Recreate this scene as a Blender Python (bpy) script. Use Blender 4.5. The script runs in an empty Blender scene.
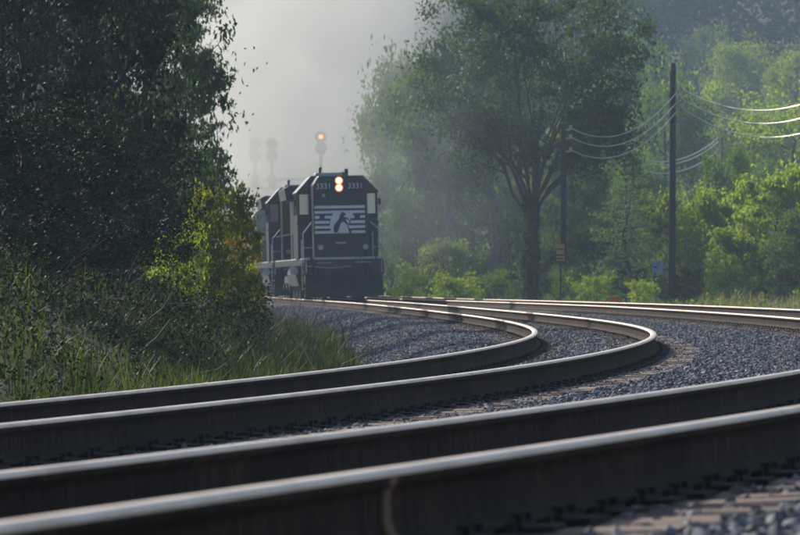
import bpy, math, random
import numpy as np
from mathutils import Vector, Matrix, Quaternion

# ------------------------------------------------------------------ camera, world, sun, exposure
sc = bpy.context.scene
COL = sc.collection
FPX, CX, HY, CAMH = 4500.0, 400.0, 279.56, 0.668       # long lens, horizon row and eye height above the rails

cam_d = bpy.data.cameras.new('camera')
cam_d.sensor_width = 36.0
cam_d.lens = FPX / 800 * 36.0
cam_d.clip_start, cam_d.clip_end = 0.5, 6000
cam_d.dof.use_dof = True
cam_d.dof.focus_distance = 42
cam_d.dof.aperture_fstop = 11.0
cam = bpy.data.objects.new('camera', cam_d)
COL.objects.link(cam)
cam.location = (0, 0, CAMH)
cam.rotation_euler = (math.radians(90) + math.atan((HY - 267.5) / FPX), 0, 0)
sc.camera = cam

SUN_AZ, SUN_EL = math.radians(-40), math.radians(33)     # azimuth to the right of the view, elevation
w = bpy.data.worlds.new('World')
sc.world = w
w.use_nodes = True
wn, wl = w.node_tree.nodes, w.node_tree.links
wn.clear()
sky = wn.new('ShaderNodeTexSky')
sky.sky_type = 'NISHITA'
sky.sun_disc = False
sky.sun_elevation = SUN_EL
sky.sun_rotation = SUN_AZ
sky.air_density, sky.dust_density, sky.ozone_density = 1.0, 2.0, 1.5
bg = wn.new('ShaderNodeBackground')
bg.inputs['Strength'].default_value = 0.1
wo = wn.new('ShaderNodeOutputWorld')
wl.new(sky.outputs[0], bg.inputs[0])
wl.new(bg.outputs[0], wo.inputs[0])

sun_d = bpy.data.lights.new('sun', 'SUN')
sun_d.energy = 5.0
sun_d.angle = math.radians(0.6)
sun_d.color = (1.0, 0.93, 0.82)
sun = bpy.data.objects.new('sun', sun_d)
COL.objects.link(sun)
sdir = Vector((math.sin(SUN_AZ) * math.cos(SUN_EL), math.cos(SUN_AZ) * math.cos(SUN_EL), math.sin(SUN_EL)))
sun.rotation_euler = (-sdir).to_track_quat('-Z', 'Y').to_euler()
sun.location = (-60, 60, 60)

sc.view_settings.view_transform = 'Standard'
sc.view_settings.look = 'None'
sc.view_settings.exposure = 0.35
sc.view_settings.gamma = 1.0
sc.view_settings.use_curve_mapping = False
sc.render.engine = 'CYCLES'
sc.cycles.use_denoising = True
sc.cycles.max_bounces = 8
sc.cycles.diffuse_bounces = 3
sc.cycles.glossy_bounces = 3
sc.cycles.transmission_bounces = 4
sc.cycles.transparent_max_bounces = 8
sc.cycles.volume_bounces = 2
sc.cycles.volume_step_rate = 2.0
sc.cycles.volume_max_steps = 128

HAZE_DENSITY = 0.00042
SMOKE_DENSITY = 0.08

# ------------------------------------------------------------------ helpers
def tag(o, label=None, cat=None, group=None, kind=None):
    if label: o['label'] = label
    if cat: o['category'] = cat
    if group: o['group'] = group
    if kind: o['kind'] = kind
    return o

def empty(name, loc=(0, 0, 0), rz=0.0):
    o = bpy.data.objects.new(name, None)
    o.empty_display_size = 0.3
    COL.objects.link(o)
    o.location = loc
    o.rotation_euler = (0, 0, rz)
    return o

def link_mesh(name, me, parent=None):
    o = bpy.data.objects.new(name, me)
    COL.objects.link(o)
    if parent: o.parent = parent
    return o

def np_mesh(name, verts, quads=None, tris=None, mat=None, smooth=False):
    """mesh from numpy arrays, fast"""
    me = bpy.data.meshes.new(name)
    verts = np.asarray(verts, np.float32)
    nq = 0 if quads is None else len(quads)
    nt = 0 if tris is None else len(tris)
    me.vertices.add(len(verts))
    me.vertices.foreach_set('co', verts.ravel())
    loops = np.concatenate([np.asarray(quads, np.int32).ravel() if nq else np.zeros(0, np.int32),
                            np.asarray(tris, np.int32).ravel() if nt else np.zeros(0, np.int32)])
    me.loops.add(len(loops))
    me.loops.foreach_set('vertex_index', loops)
    me.polygons.add(nq + nt)
    starts = np.concatenate([np.arange(nq) * 4, nq * 4 + np.arange(nt) * 3]).astype(np.int32)
    me.polygons.foreach_set('loop_start', starts)
    if smooth:
        me.polygons.foreach_set('use_smooth', np.ones(nq + nt, bool))
    me.update(calc_edges=True)
    if mat: me.materials.append(mat)
    return me

class MB:
    """collects simple solids, builds them as one mesh object"""
    def __init__(self):
        self.v, self.f = [], []
    def add(self, vs, fs):
        b = len(self.v)
        self.v += [tuple(q) for q in vs]
        self.f += [tuple(b + i for i in q) for q in fs]
        return self
    def box(self, x0, x1, y0, y1, z0, z1, c=0.0):
        if c <= 0:
            return self.add([(x0, y0, z0), (x1, y0, z0), (x1, y1, z0), (x0, y1, z0), (x0, y0, z1), (x1, y0, z1), (x1, y1, z1), (x0, y1, z1)],
                            [(0, 3, 2, 1), (4, 5, 6, 7), (0, 1, 5, 4), (1, 2, 6, 5), (2, 3, 7, 6), (3, 0, 4, 7)])
        prof = [(x0 + c, z0), (x1 - c, z0), (x1, z0 + c), (x1, z1 - c), (x1 - c, z1), (x0 + c, z1), (x0, z1 - c), (x0, z0 + c)]
        return self.prism(prof, y0, y1)
    def prism(self, prof, y0, y1):
        n = len(prof)
        vs = [(x, y0, z) for x, z in prof] + [(x, y1, z) for x, z in prof]
        fs = [tuple(range(n)), tuple(range(2 * n - 1, n - 1, -1))] + [(i, i + n, (i + 1) % n + n, (i + 1) % n) for i in range(n)]
        return self.add(vs, fs)
    def xprism(self, prof, x0, x1):
        n = len(prof)
        vs = [(x0, y, z) for y, z in prof] + [(x1, y, z) for y, z in prof]
        fs = [tuple(range(n - 1, -1, -1)), tuple(range(n, 2 * n))] + [(i, (i + 1) % n, (i + 1) % n + n, i + n) for i in range(n)]
        return self.add(vs, fs)
    def tube(self, pts, r, n=6, r1=None):
        pts = [Vector(q) for q in pts]
        rings = []
        for i, q in enumerate(pts):
            t = (pts[min(i + 1, len(pts) - 1)] - pts[max(i - 1, 0)]).normalized()
            u = t.orthogonal().normalized() if abs(t.z) > .99 else t.cross(Vector((0, 0, 1))).normalized()
            k = t.cross(u)
            rr = r if r1 is None else r + (r1 - r) * i / max(1, len(pts) - 1)
            rings.append([q + (u * math.cos(a) + k * math.sin(a)) * rr for a in [2 * math.pi * j / n for j in range(n)]])
        vs = [q for g in rings for q in g]
        fs = []
        for i in range(len(pts) - 1):
            for j in range(n):
                fs.append((i * n + j, i * n + (j + 1) % n, (i + 1) * n + (j + 1) % n, (i + 1) * n + j))
        fs.append(tuple(range(n - 1, -1, -1)))
        fs.append(tuple(range(len(vs) - n, len(vs))))
        return self.add(vs, fs)
    def mesh(self, name, mat, smooth=False):
        me = bpy.data.meshes.new(name)
        me.from_pydata(self.v, [], self.f)
        import bmesh
        bm = bmesh.new()
        bm.from_mesh(me)
        bmesh.ops.recalc_face_normals(bm, faces=bm.faces)
        bm.to_mesh(me)
        bm.free()
        if smooth:
            me.polygons.foreach_set('use_smooth', np.ones(len(me.polygons), bool))
        me.materials.append(mat)
        return me
    def build(self, name, mat, parent=None, smooth=False, bevel=0.0):
        o = link_mesh(name, self.mesh(name, mat, smooth), parent)
        if bevel > 0:
            m = o.modifiers.new('bevel', 'BEVEL')
            m.width = bevel
            m.segments = 2
            m.limit_method = 'ANGLE'
        return o

def copy_tree(o, parent=None):
    c = o.copy()
    COL.objects.link(c)
    c.parent = parent
    for ch in list(o.children):
        copy_tree(ch, c)
    return c

def smooth01(a, b, x):
    t = np.clip((np.asarray(x, float) - a) / (b - a), 0, 1)
    return t * t * (3 - 2 * t)

# value noise, for terrain and scatter
_ng = np.random.RandomState(5).rand(256, 256)
def vnoise(x, y):
    x, y = np.asarray(x, float), np.asarray(y, float)
    xi, yi = np.floor(x).astype(int), np.floor(y).astype(int)
    fx, fy = x - xi, y - yi
    fx, fy = fx * fx * (3 - 2 * fx), fy * fy * (3 - 2 * fy)
    g = lambda a, b: _ng[a % 256, b % 256]
    return (g(xi, yi) * (1 - fx) + g(xi + 1, yi) * fx) * (1 - fy) + (g(xi, yi + 1) * (1 - fx) + g(xi + 1, yi + 1) * fx) * fy

# ------------------------------------------------------------------ materials
def new_mat(name):
    m = bpy.data.materials.new(name)
    m.use_nodes = True
    n, l = m.node_tree.nodes, m.node_tree.links
    b = n['Principled BSDF']
    return m, n, l, b

def ramp(n, stops):
    r = n.new('ShaderNodeValToRGB')
    e = r.color_ramp.elements
    while len(e) < len(stops): e.new(0.5)
    for q, (pos, c) in zip(e, stops):
        q.position = pos
        q.color = (*c, 1) if len(c) == 3 else c
    return r

def simple(name, c0, c1=None, rough=.6, metal=0.0, scale=6.0, bump=0.0, bscale=30.0, coat=0.0):
    """two-tone noisy paint or metal"""
    m, n, l, b = new_mat(name)
    tc = n.new('ShaderNodeTexCoord')
    nz = n.new('ShaderNodeTexNoise')
    nz.inputs['Scale'].default_value = scale
    nz.inputs['Detail'].default_value = 8
    nz.inputs['Roughness'].default_value = .65
    l.new(tc.outputs['Object'], nz.inputs['Vector'])
    c1 = c1 or tuple(q * .7 for q in c0)
    r = ramp(n, [(.35, c1), (.65, c0)])
    l.new(nz.outputs[0], r.inputs[0])
    l.new(r.outputs[0], b.inputs['Base Color'])
    b.inputs['Roughness'].default_value = rough
    b.inputs['Metallic'].default_value = metal
    b.inputs['Coat Weight'].default_value = coat
    if bump:
        n2 = n.new('ShaderNodeTexNoise')
        n2.inputs['Scale'].default_value = bscale
        n2.inputs['Detail'].default_value = 6
        l.new(tc.outputs['Object'], n2.inputs['Vector'])
        bp = n.new('ShaderNodeBump')
        bp.inputs['Strength'].default_value = bump
        bp.inputs['Distance'].default_value = .02
        l.new(n2.outputs[0], bp.inputs['Height'])
        l.new(bp.outputs[0], b.inputs['Normal'])
    return m

def leaf_mat(name, ca, cb, trans, tmix=.42, vary=.35, spec=.2):
    """leaf: front colour between ca and cb per leaf and per clump, translucent against the light"""
    m, n, l, b = new_mat(name)
    geo = n.new('ShaderNodeNewGeometry')
    oi = n.new('ShaderNodeObjectInfo')
    tc = n.new('ShaderNodeTexCoord')
    nz = n.new('ShaderNodeTexNoise')
    nz.inputs['Scale'].default_value = .55
    nz.inputs['Detail'].default_value = 3
    l.new(tc.outputs['Object'], nz.inputs['Vector'])
    mx = n.new('ShaderNodeMath'); mx.operation = 'MULTIPLY_ADD'
    l.new(geo.outputs['Random Per Island'], mx.inputs[0])
    mx.inputs[1].default_value = .45
    ad = n.new('ShaderNodeMath'); ad.operation = 'MULTIPLY'
    l.new(nz.outputs[0], ad.inputs[0]); ad.inputs[1].default_value = .55
    l.new(ad.outputs[0], mx.inputs[2])
    r = ramp(n, [(.15, ca), (.8, cb)])
    l.new(mx.outputs[0], r.inputs[0])
    hs = n.new('ShaderNodeHueSaturation')
    mr = n.new('ShaderNodeMapRange')
    mr.inputs[3].default_value = 1 - vary * .5
    mr.inputs[4].default_value = 1 + vary * .5
    l.new(oi.outputs['Random'], mr.inputs[0])
    l.new(mr.outputs[0], hs.inputs['Value'])
    l.new(r.outputs[0], hs.inputs['Color'])
    l.new(hs.outputs[0], b.inputs['Base Color'])
    b.inputs['Roughness'].default_value = .55
    b.inputs['Specular IOR Level'].default_value = spec
    tr = n.new('ShaderNodeBsdfTranslucent')
    mc = n.new('ShaderNodeMix'); mc.data_type = 'RGBA'; mc.blend_type = 'MULTIPLY'
    mc.inputs['Factor'].default_value = 1
    sc2 = n.new('ShaderNodeVectorMath'); sc2.operation = 'SCALE'
    l.new(hs.outputs[0], sc2.inputs[0]); sc2.inputs['Scale'].default_value = 1
    l.new(hs.outputs[0], mc.inputs['A'])
    mc.inputs['B'].default_value = (*trans, 1)
    l.new(mc.outputs['Result'], tr.inputs['Color'])
    ms = n.new('ShaderNodeMixShader')
    ms.inputs[0].default_value = tmix
    l.new(b.outputs[0], ms.inputs[1])
    l.new(tr.outputs[0], ms.inputs[2])
    l.new(ms.outputs[0], n['Material Output'].inputs['Surface'])
    return m

M = {}
M['leaf_dark'] = leaf_mat('dark broadleaf foliage', (.010, .025, .013), (.03, .06, .025), (2.2, 2.3, .8), .26, spec=.08)
M['leaf_bank'] = leaf_mat('shaded bank foliage', (.005, .0105, .008), (.015, .029, .017), (2.2, 2.3, .8), .18, spec=.04)  # the bank's shade is put into this darker leaf colour
M['leaf_tall'] = leaf_mat('tall tree foliage', (.018, .045, .019), (.05, .092, .03), (2.2, 2.2, .8), .36, spec=.12)
M['leaf_far'] = leaf_mat('distant foliage', (.014, .03, .017), (.03, .052, .026), (1.6, 1.7, .9), .15, spec=0.0)
M['leaf_mid'] = leaf_mat('mid green foliage', (.042, .10, .024), (.105, .17, .042), (2.2, 2.1, .8), .45)
M['leaf_bright'] = leaf_mat('yellow green sunlit foliage', (.085, .16, .024), (.19, .27, .05), (2.2, 2.0, .6), .58)  # yellow green leaf, with sunlit brightness put into its colour
M['leaf_yellow'] = leaf_mat('yellowing foliage', (.08, .135, .02), (.2, .21, .04), (2.0, 1.9, .5), .55)
M['leaf_conifer'] = leaf_mat('grey green needles', (.06, .11, .05), (.13, .18, .09), (1.9, 2.0, 1.0), .5)
M['leaf_red'] = leaf_mat('reddish sumac leaves', (.16, .09, .03), (.22, .13, .04), (1.9, 1.4, .5), .45)
M['grass'] = leaf_mat('grass blades', (.02, .045, .012), (.08, .105, .03), (1.8, 1.8, .6), .36)
M['weeds'] = leaf_mat('dry weeds', (.09, .10, .045), (.2, .19, .09), (1.6, 1.5, .8), .4)
M['bark'] = simple('bark', (.075, .06, .045), (.03, .026, .022), .9, 0, 9, .8, 25)
M['bark_pale'] = simple('pale bark', (.16, .15, .14), (.07, .065, .06), .9, 0, 7, .6, 22)
M['twig'] = simple('dead twigs', (.17, .14, .115), (.09, .07, .06), .9, 0, 5)
M['creosote'] = simple('creosoted pole wood', (.035, .027, .022), (.015, .012, .01), .85, 0, 8, .5, 40)
M['black_paint'] = simple('black locomotive paint', (.013, .015, .022), (.008, .009, .013), .4, 0, 3, .05, 12)
M['under_grey'] = simple('dusty underframe', (.028, .03, .036), (.014, .015, .018), .75, 0, 6, .3, 18)
M['white_paint'] = simple('white lettering paint', (.74, .76, .8), (.6, .62, .68), .5, 0, 9)
M['sill_white'] = simple('worn white edge paint', (.55, .57, .6), (.3, .31, .33), .6, 0, 12)
def rail_side_mat():
    m, n, l, b = new_mat('rusty brown rail steel')
    tc = n.new('ShaderNodeTexCoord')
    n1 = n.new('ShaderNodeTexNoise'); n1.inputs['Scale'].default_value = 1.3; n1.inputs['Detail'].default_value = 9; n1.inputs['Roughness'].default_value = .7
    l.new(tc.outputs['Object'], n1.inputs['Vector'])
    mp = n.new('ShaderNodeMapping'); mp.inputs['Scale'].default_value = (14, 14, 2.5)
    l.new(tc.outputs['Object'], mp.inputs['Vector'])
    n2 = n.new('ShaderNodeTexNoise'); n2.inputs['Scale'].default_value = 2.2; n2.inputs['Detail'].default_value = 6
    l.new(mp.outputs[0], n2.inputs['Vector'])
    mu = n.new('ShaderNodeMath'); mu.operation = 'MULTIPLY_ADD'; mu.inputs[1].default_value = .55
    l.new(n2.outputs[0], mu.inputs[0])
    m2 = n.new('ShaderNodeMath'); m2.operation = 'MULTIPLY'; m2.inputs[1].default_value = .5
    l.new(n1.outputs[0], m2.inputs[0]); l.new(m2.outputs[0], mu.inputs[2])
    r = ramp(n, [(.34, (.016, .012, .0105)), (.52, (.036, .025, .020)), (.68, (.078, .047, .034))])
    l.new(mu.outputs[0], r.inputs[0]); l.new(r.outputs[0], b.inputs['Base Color'])
    b.inputs['Roughness'].default_value = .85
    b.inputs['Specular IOR Level'].default_value = .1
    bp = n.new('ShaderNodeBump'); bp.inputs['Strength'].default_value = .35; bp.inputs['Distance'].default_value = .006
    l.new(n2.outputs[0], bp.inputs['Height']); l.new(bp.outputs[0], b.inputs['Normal'])
    return m
M['rail_steel_side'] = rail_side_mat()
M['wheel_steel'] = simple('wheel steel', (.18, .17, .16), (.09, .085, .08), .45, .8, 7)
M['cast_dark'] = simple('dark cast iron', (.03, .027, .026), (.014, .013, .013), .92, 0, 12, .3, 60)
M['galv'] = simple('galvanised steel', (.42, .44, .47), (.3, .32, .35), .5, .5, 8)
M['hopper_grey'] = simple('faded grey car paint', (.42, .41, .4), (.24, .23, .22), .6, 0, 4, .1, 10)
M['yellow_sign'] = simple('yellow sign face', (.45, .27, .05), (.36, .21, .04), .6, 0, 5)
M['blue_sign'] = simple('blue sign face', (.2, .28, .46), (.16, .22, .38), .6, 0, 5)
M['orange'] = simple('orange marker plastic', (.62, .13, .03), (.5, .1, .03), .5, 0, 5)
M['cab_pale'] = simple('pale blue grey enamel', (.5, .58, .68), (.4, .47, .56), .5, 0, 4)
M['wire'] = simple('aluminium cable', (.8, .78, .75), (.7, .68, .66), .3, 1.0, 20)
M['target'] = simple('signal target black', (.045, .03, .04), (.03, .02, .028), .6, 0, 4)
M['insul'] = simple('insulator porcelain', (.5, .46, .42), None, .3, 0, 4)

def rail_top_mat():
    m, n, l, b = new_mat('polished rail head')
    tc = n.new('ShaderNodeTexCoord')
    nz = n.new('ShaderNodeTexNoise')
    nz.inputs['Scale'].default_value = 3.5
    nz.inputs['Detail'].default_value = 6
    l.new(tc.outputs['Object'], nz.inputs['Vector'])
    r = ramp(n, [(.25, (.62, .49, .40)), (.5, (.80, .67, .57)), (.75, (.90, .79, .69))])
    l.new(nz.outputs[0], r.inputs[0])
    l.new(r.outputs[0], b.inputs['Base Color'])
    b.inputs['Metallic'].default_value = 1
    mr = n.new('ShaderNodeMapRange')
    mr.inputs[3].default_value, mr.inputs[4].default_value = .4, .52
    l.new(nz.outputs[0], mr.inputs[0])
    l.new(mr.outputs[0], b.inputs['Roughness'])
    return m
M['rail_top'] = rail_top_mat()

def tie_mat():
    m, n, l, b = new_mat('weathered tie wood')
    tc = n.new('ShaderNodeTexCoord')
    oi = n.new('ShaderNodeObjectInfo')
    mp = n.new('ShaderNodeMapping')
    mp.inputs['Scale'].default_value = (1.5, 22, 22)
    l.new(tc.outputs['Object'], mp.inputs['Vector'])
    ad = n.new('ShaderNodeVectorMath'); ad.operation = 'ADD'
    l.new(mp.outputs[0], ad.inputs[0])
    cb = n.new('ShaderNodeCombineXYZ')
    ml = n.new('ShaderNodeMath'); ml.operation = 'MULTIPLY'; ml.inputs[1].default_value = 70
    l.new(oi.outputs['Random'], ml.inputs[0])
    l.new(ml.outputs[0], cb.inputs[0])
    l.new(cb.outputs[0], ad.inputs[1])
    nz = n.new('ShaderNodeTexNoise')
    nz.inputs['Scale'].default_value = 1.6
    nz.inputs['Detail'].default_value = 7
    l.new(ad.outputs[0], nz.inputs['Vector'])
    r = ramp(n, [(.3, (.06, .042, .034)), (.5, (.16, .115, .095)), (.72, (.30, .225, .19))])
    l.new(nz.outputs[0], r.inputs[0])
    hs = n.new('ShaderNodeHueSaturation')
    mr = n.new('ShaderNodeMapRange'); mr.inputs[3].default_value, mr.inputs[4].default_value = .6, 1.2
    l.new(oi.outputs['Random'], mr.inputs[0])
    l.new(mr.outputs[0], hs.inputs['Value'])
    l.new(r.outputs[0], hs.inputs['Color'])
    l.new(hs.outputs[0], b.inputs['Base Color'])
    b.inputs['Roughness'].default_value = .85
    bp = n.new('ShaderNodeBump'); bp.inputs['Strength'].default_value = .6; bp.inputs['Distance'].default_value = .01
    l.new(nz.outputs[0], bp.inputs['Height'])
    l.new(bp.outputs[0], b.inputs['Normal'])
    return m
M['tie'] = tie_mat()

def stone_mat(name, island):
    m, n, l, b = new_mat(name)
    tc = n.new('ShaderNodeTexCoord')
    if island:
        oi = n.new('ShaderNodeObjectInfo')
        src = oi.outputs['Random']
    else:
        vo = n.new('ShaderNodeTexVoronoi')
        vo.inputs['Scale'].default_value = 18
        l.new(tc.outputs['Object'], vo.inputs['Vector'])
        sp = n.new('ShaderNodeSeparateColor')
        l.new(vo.outputs['Color'], sp.inputs[0])
        src = sp.outputs[0]
        bp = n.new('ShaderNodeBump'); bp.inputs['Strength'].default_value = .9; bp.inputs['Distance'].default_value = .05
        iv = n.new('ShaderNodeMath'); iv.operation = 'SUBTRACT'; iv.inputs[0].default_value = 1
        l.new(vo.outputs['Distance'], iv.inputs[1])
        l.new(iv.outputs[0], bp.inputs['Height'])
        l.new(bp.outputs[0], b.inputs['Normal'])
    r = ramp(n, [(0, (.07, .072, .082)), (.5, (.14, .145, .165)), (.85, (.22, .225, .245)), (1, (.34, .33, .33))])
    l.new(src, r.inputs[0])
    mx = n.new('ShaderNodeMix'); mx.data_type = 'RGBA'
    l.new(r.outputs[0], mx.inputs['A'])
    if island:
        at = n.new('ShaderNodeAttribute'); at.attribute_type = 'INSTANCER'; at.attribute_name = 'stain'
        l.new(at.outputs['Fac'], mx.inputs['Factor'])
        mx.inputs['B'].default_value = (.22, .155, .135, 1)
    else:
        mx.inputs['Factor'].default_value = .55  # darkened for dirt and for the self-shadow that loose stones have
        mx.inputs['B'].default_value = (.035, .034, .036, 1)
    l.new(mx.outputs['Result'], b.inputs['Base Color'])
    b.inputs['Roughness'].default_value = .85
    b.inputs['Specular IOR Level'].default_value = .15
    return m
M['stone'] = stone_mat('granite ballast stone', True)
M['bed'] = stone_mat('ballast bed', False)

def ground_mat():
    m, n, l, b = new_mat('earth and litter')
    tc = n.new('ShaderNodeTexCoord')
    n1 = n.new('ShaderNodeTexNoise'); n1.inputs['Scale'].default_value = .35; n1.inputs['Detail'].default_value = 10
    n1.inputs['Roughness'].default_value = .7
    l.new(tc.outputs['Object'], n1.inputs['Vector'])
    r = ramp(n, [(.3, (.03, .045, .018)), (.5, (.06, .065, .03)), (.7, (.11, .095, .065))])
    l.new(n1.outputs[0], r.inputs[0])
    l.new(r.outputs[0], b.inputs['Base Color'])
    b.inputs['Roughness'].default_value = .95
    n2 = n.new('ShaderNodeTexNoise'); n2.inputs['Scale'].default_value = 6; n2.inputs['Detail'].default_value = 8
    l.new(tc.outputs['Object'], n2.inputs['Vector'])
    bp = n.new('ShaderNodeBump'); bp.inputs['Strength'].default_value = .8; bp.inputs['Distance'].default_value = .12
    l.new(n2.outputs[0], bp.inputs['Height'])
    l.new(bp.outputs[0], b.inputs['Normal'])
    return m
M['ground'] = ground_mat()

def emit(name, col, s):
    m, n, l, b = new_mat(name)
    b.inputs['Base Color'].default_value = (*col, 1)
    b.inputs['Emission Color'].default_value = (*col, 1)
    b.inputs['Emission Strength'].default_value = s
    return m
M['lamp_lit'] = emit('lit headlamp', (1.0, .76, .4), 4.0)
M['bowl_halo'] = emit('lamp bowl with halo glow', (1.0, .36, .09), .9)  # orange emission on the bowl stands in for the headlamps' warm halo
M['amber_lit'] = emit('lit amber signal lens', (1.0, .25, .04), 5.0)

def glass_mat():
    m, n, l, b = new_mat('coated window glass')
    b.inputs['Base Color'].default_value = (.55, .57, .57, 1)
    b.inputs['Metallic'].default_value = .8
    b.inputs['Roughness'].default_value = .12
    return m
M['glass'] = glass_mat()

# ------------------------------------------------------------------ the alignment of the two tracks
KS = np.linspace(-40, 260, 14)
KAP = [-.00223, -.00341, -.0057, -.00445, -.00155, -.00023, -.00021, -.00089, -.00057, .00079, .00106, .0011, .00111, .00112]
_ds = .25
S = np.arange(-40, 460.01, _ds)
_k = np.interp(S, KS, KAP)
_k[S > 200] *= np.clip((260 - S[S > 200]) / 60, 0, 1)
_i0 = int(round(40 / _ds))
ANG = np.concatenate([[0], np.cumsum((_k[1:] + _k[:-1]) / 2 * _ds)])
ANG = ANG - ANG[_i0] + .19517
_dx, _dy = np.sin(ANG), np.cos(ANG)
TX = np.concatenate([[0], np.cumsum((_dx[1:] + _dx[:-1]) / 2 * _ds)])
TY = np.concatenate([[0], np.cumsum((_dy[1:] + _dy[:-1]) / 2 * _ds)])
TX = TX - TX[_i0] - .9812
TY = TY - TY[_i0] + 27.97135
def _smooth(a, n=81):
    k = np.hanning(n); k /= k.sum()
    return np.convolve(np.pad(a, n // 2, mode='edge'), k, 'valid')
ZS, ES = [-40, 20, 80, 140, 260], [-20, 80, 180]
TZ = [_smooth(np.interp(S, ZS, [-.02665, 0, -.05783, -.10791, -.19765])), _smooth(np.interp(S, ZS, [.22863, .12382, .0561, -.08396, -.23153]))]
TE = [np.interp(S, ES, [.0475, .0232, .0326]), np.interp(S, ES, [.0881, .0411, .04])]
TSP = np.interp(S, ES, [4.218, 4.252, 4.221])
NX, NY = np.cos(ANG), -np.sin(ANG)

def at_s(s, off=0.0, track=0):
    """point on the rail-top plane of a track, lateral offset off from that track's centre; returns position, heading, cant"""
    x, y, a = np.interp(s, S, TX), np.interp(s, S, TY), np.interp(s, S, ANG)
    z, e = np.interp(s, S, TZ[track]), np.interp(s, S, TE[track])
    o = off + (np.interp(s, S, TSP) if track else 0.0)
    return Vector((x + math.cos(a) * o, y - math.sin(a) * o, z + off * e / 1.5)), a, math.atan2(e, 1.5)

def s_of_y(y):
    return float(np.interp(y, TY, S))

def track_offset(x, y):
    """signed distance right of track 1's centre line, and s"""
    x, y = np.atleast_1d(np.asarray(x, float)), np.atleast_1d(np.asarray(y, float))
    st = 8
    px_, py_, an = TX[::st], TY[::st], ANG[::st]
    off = np.empty(len(x)); ss = np.empty(len(x))
    for a in range(0, len(x), 4000):
        dx = x[a:a + 4000, None] - px_[None]
        dy = y[a:a + 4000, None] - py_[None]
        i = (dx * dx + dy * dy).argmin(1)
        r = np.arange(len(i))
        off[a:a + 4000] = dx[r, i] * np.cos(an[i]) - dy[r, i] * np.sin(an[i])
        ss[a:a + 4000] = S[::st][i] + dx[r, i] * np.sin(an[i]) + dy[r, i] * np.cos(an[i])
    return off, ss

def ground_z(x, y):
    shp = np.shape(x)
    x, y = np.ravel(np.asarray(x, float)), np.ravel(np.asarray(y, float))
    o, s = track_offset(x, y)
    tz = np.interp(s, S, TZ[0])
    z = tz - 1.05 + 0 * x
    t = np.clip(-o - 3.2, 0, None)
    fade = 1 - smooth01(175, 235, y)
    bank = np.minimum(t, 1.6) * .14 + np.clip(t - 1.6, 0, 12) * .48 + np.clip(t - 13.6, 0, 60) * .3
    z = z + np.where(o < 0, (.1 * (t > 0) + bank) * fade, 0)
    t2 = np.clip(o - 8.5, 0, None)
    z = z + np.clip(t2, 0, 3) * .09 + np.clip(t2 - 25, 0, 200) * .06
    z = z + smooth01(330, 1150, y + .25 * x) * 118 + smooth01(70, 420, np.abs(x)) * 35 * smooth01(60, 300, y)
    far = smooth01(3, 8, t) + smooth01(1, 6, t2)
    z = z + far * ((vnoise(x * .35 + 9, y * .35) - .5) * .5 + (vnoise(x * .06, y * .06 + 3) - .5) * 1.2)
    z = z + smooth01(350, 500, y) * (vnoise(x * .012, y * .012) - .5) * 30
    return z.reshape(shp)

def gz(x, y):
    return float(ground_z(np.array([x]), np.array([y]))[0])

def px(p, y, d):
    """world point at depth d seen at photograph column p, row y"""
    return Vector(((p - CX) * d / FPX, d, CAMH + (HY - y) * d / FPX))

# ------------------------------------------------------------------ ground
gxs = np.unique(np.concatenate([np.linspace(-700, -60, 33), np.linspace(-60, -16, 23), np.linspace(-16, 24, 81), np.linspace(24, 70, 24), np.linspace(70, 700, 33)]))
gys = np.unique(np.concatenate([np.linspace(-120, 0, 25), np.linspace(0, 260, 261), np.linspace(260, 500, 61), np.linspace(500, 1500, 51)]))
GX, GY = np.meshgrid(gxs, gys)
GZ = ground_z(GX, GY)
nx_, ny_ = len(gxs), len(gys)
idx = np.arange(nx_ * ny_).reshape(ny_, nx_)
quads = np.stack([idx[:-1, :-1], idx[:-1, 1:], idx[1:, 1:], idx[1:, :-1]], -1).reshape(-1, 4)
ground = link_mesh('ground', np_mesh('ground', np.stack([GX, GY, GZ], -1).reshape(-1, 3), quads, mat=M['ground'], smooth=True))
tag(ground, 'earth bank and wooded valley floor around the tracks', kind='structure')

# ------------------------------------------------------------------ ballast bed
def bed_z(s, o):
    """height of the ballast surface at arc length s, offset o right of track 1"""
    sp = np.interp(s, S, TSP)
    z1, z2 = np.interp(s, S, TZ[0]), np.interp(s, S, TZ[1])
    c1, c2 = np.interp(s, S, TE[0]) / 1.5, np.interp(s, S, TE[1]) / 1.5
    T = -.226
    cols = [(-4.3 + 0 * s, z1 - 1.02), (-3.5 + 0 * s, z1 - .8), (-1.9 + 0 * s, z1 + T - 1.9 * c1 - .01), (-1.0 + 0 * s, z1 + T - c1), (1.0 + 0 * s, z1 + T + c1),
            (1.75 + 0 * s, z1 + T + 1.75 * c1 - .02), (sp / 2, (z1 + z2) / 2 + T - .06), (sp - 1.75, z2 + T - 1.75 * c2 - .02), (sp - 1, z2 + T - c2), (sp + 1, z2 + T + c2),
            (sp + 2.1, z2 + T + 1.9 * c2 - .02), (sp + 3.3, z2 - .68), (sp + 4.6, z2 - 1.15)]
    return cols
bs = np.arange(-38, 430, 1.0)
cols = bed_z(bs, None)
rows = []
bx, by, ba = np.interp(bs, S, TX), np.interp(bs, S, TY), np.interp(bs, S, ANG)
for o, z in cols:
    rows.append(np.stack([bx + np.cos(ba) * o, by - np.sin(ba) * o, z], -1))
V = np.stack(rows, 1)
nb, nc = V.shape[:2]
idx = np.arange(nb * nc).reshape(nb, nc)
quads = np.stack([idx[:-1, :-1], idx[:-1, 1:], idx[1:, 1:], idx[1:, :-1]], -1).reshape(-1, 4)
bed = link_mesh('ballast_bed', np_mesh('ballast_bed', V.reshape(-1, 3), quads, mat=M['bed'], smooth=True))
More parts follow.
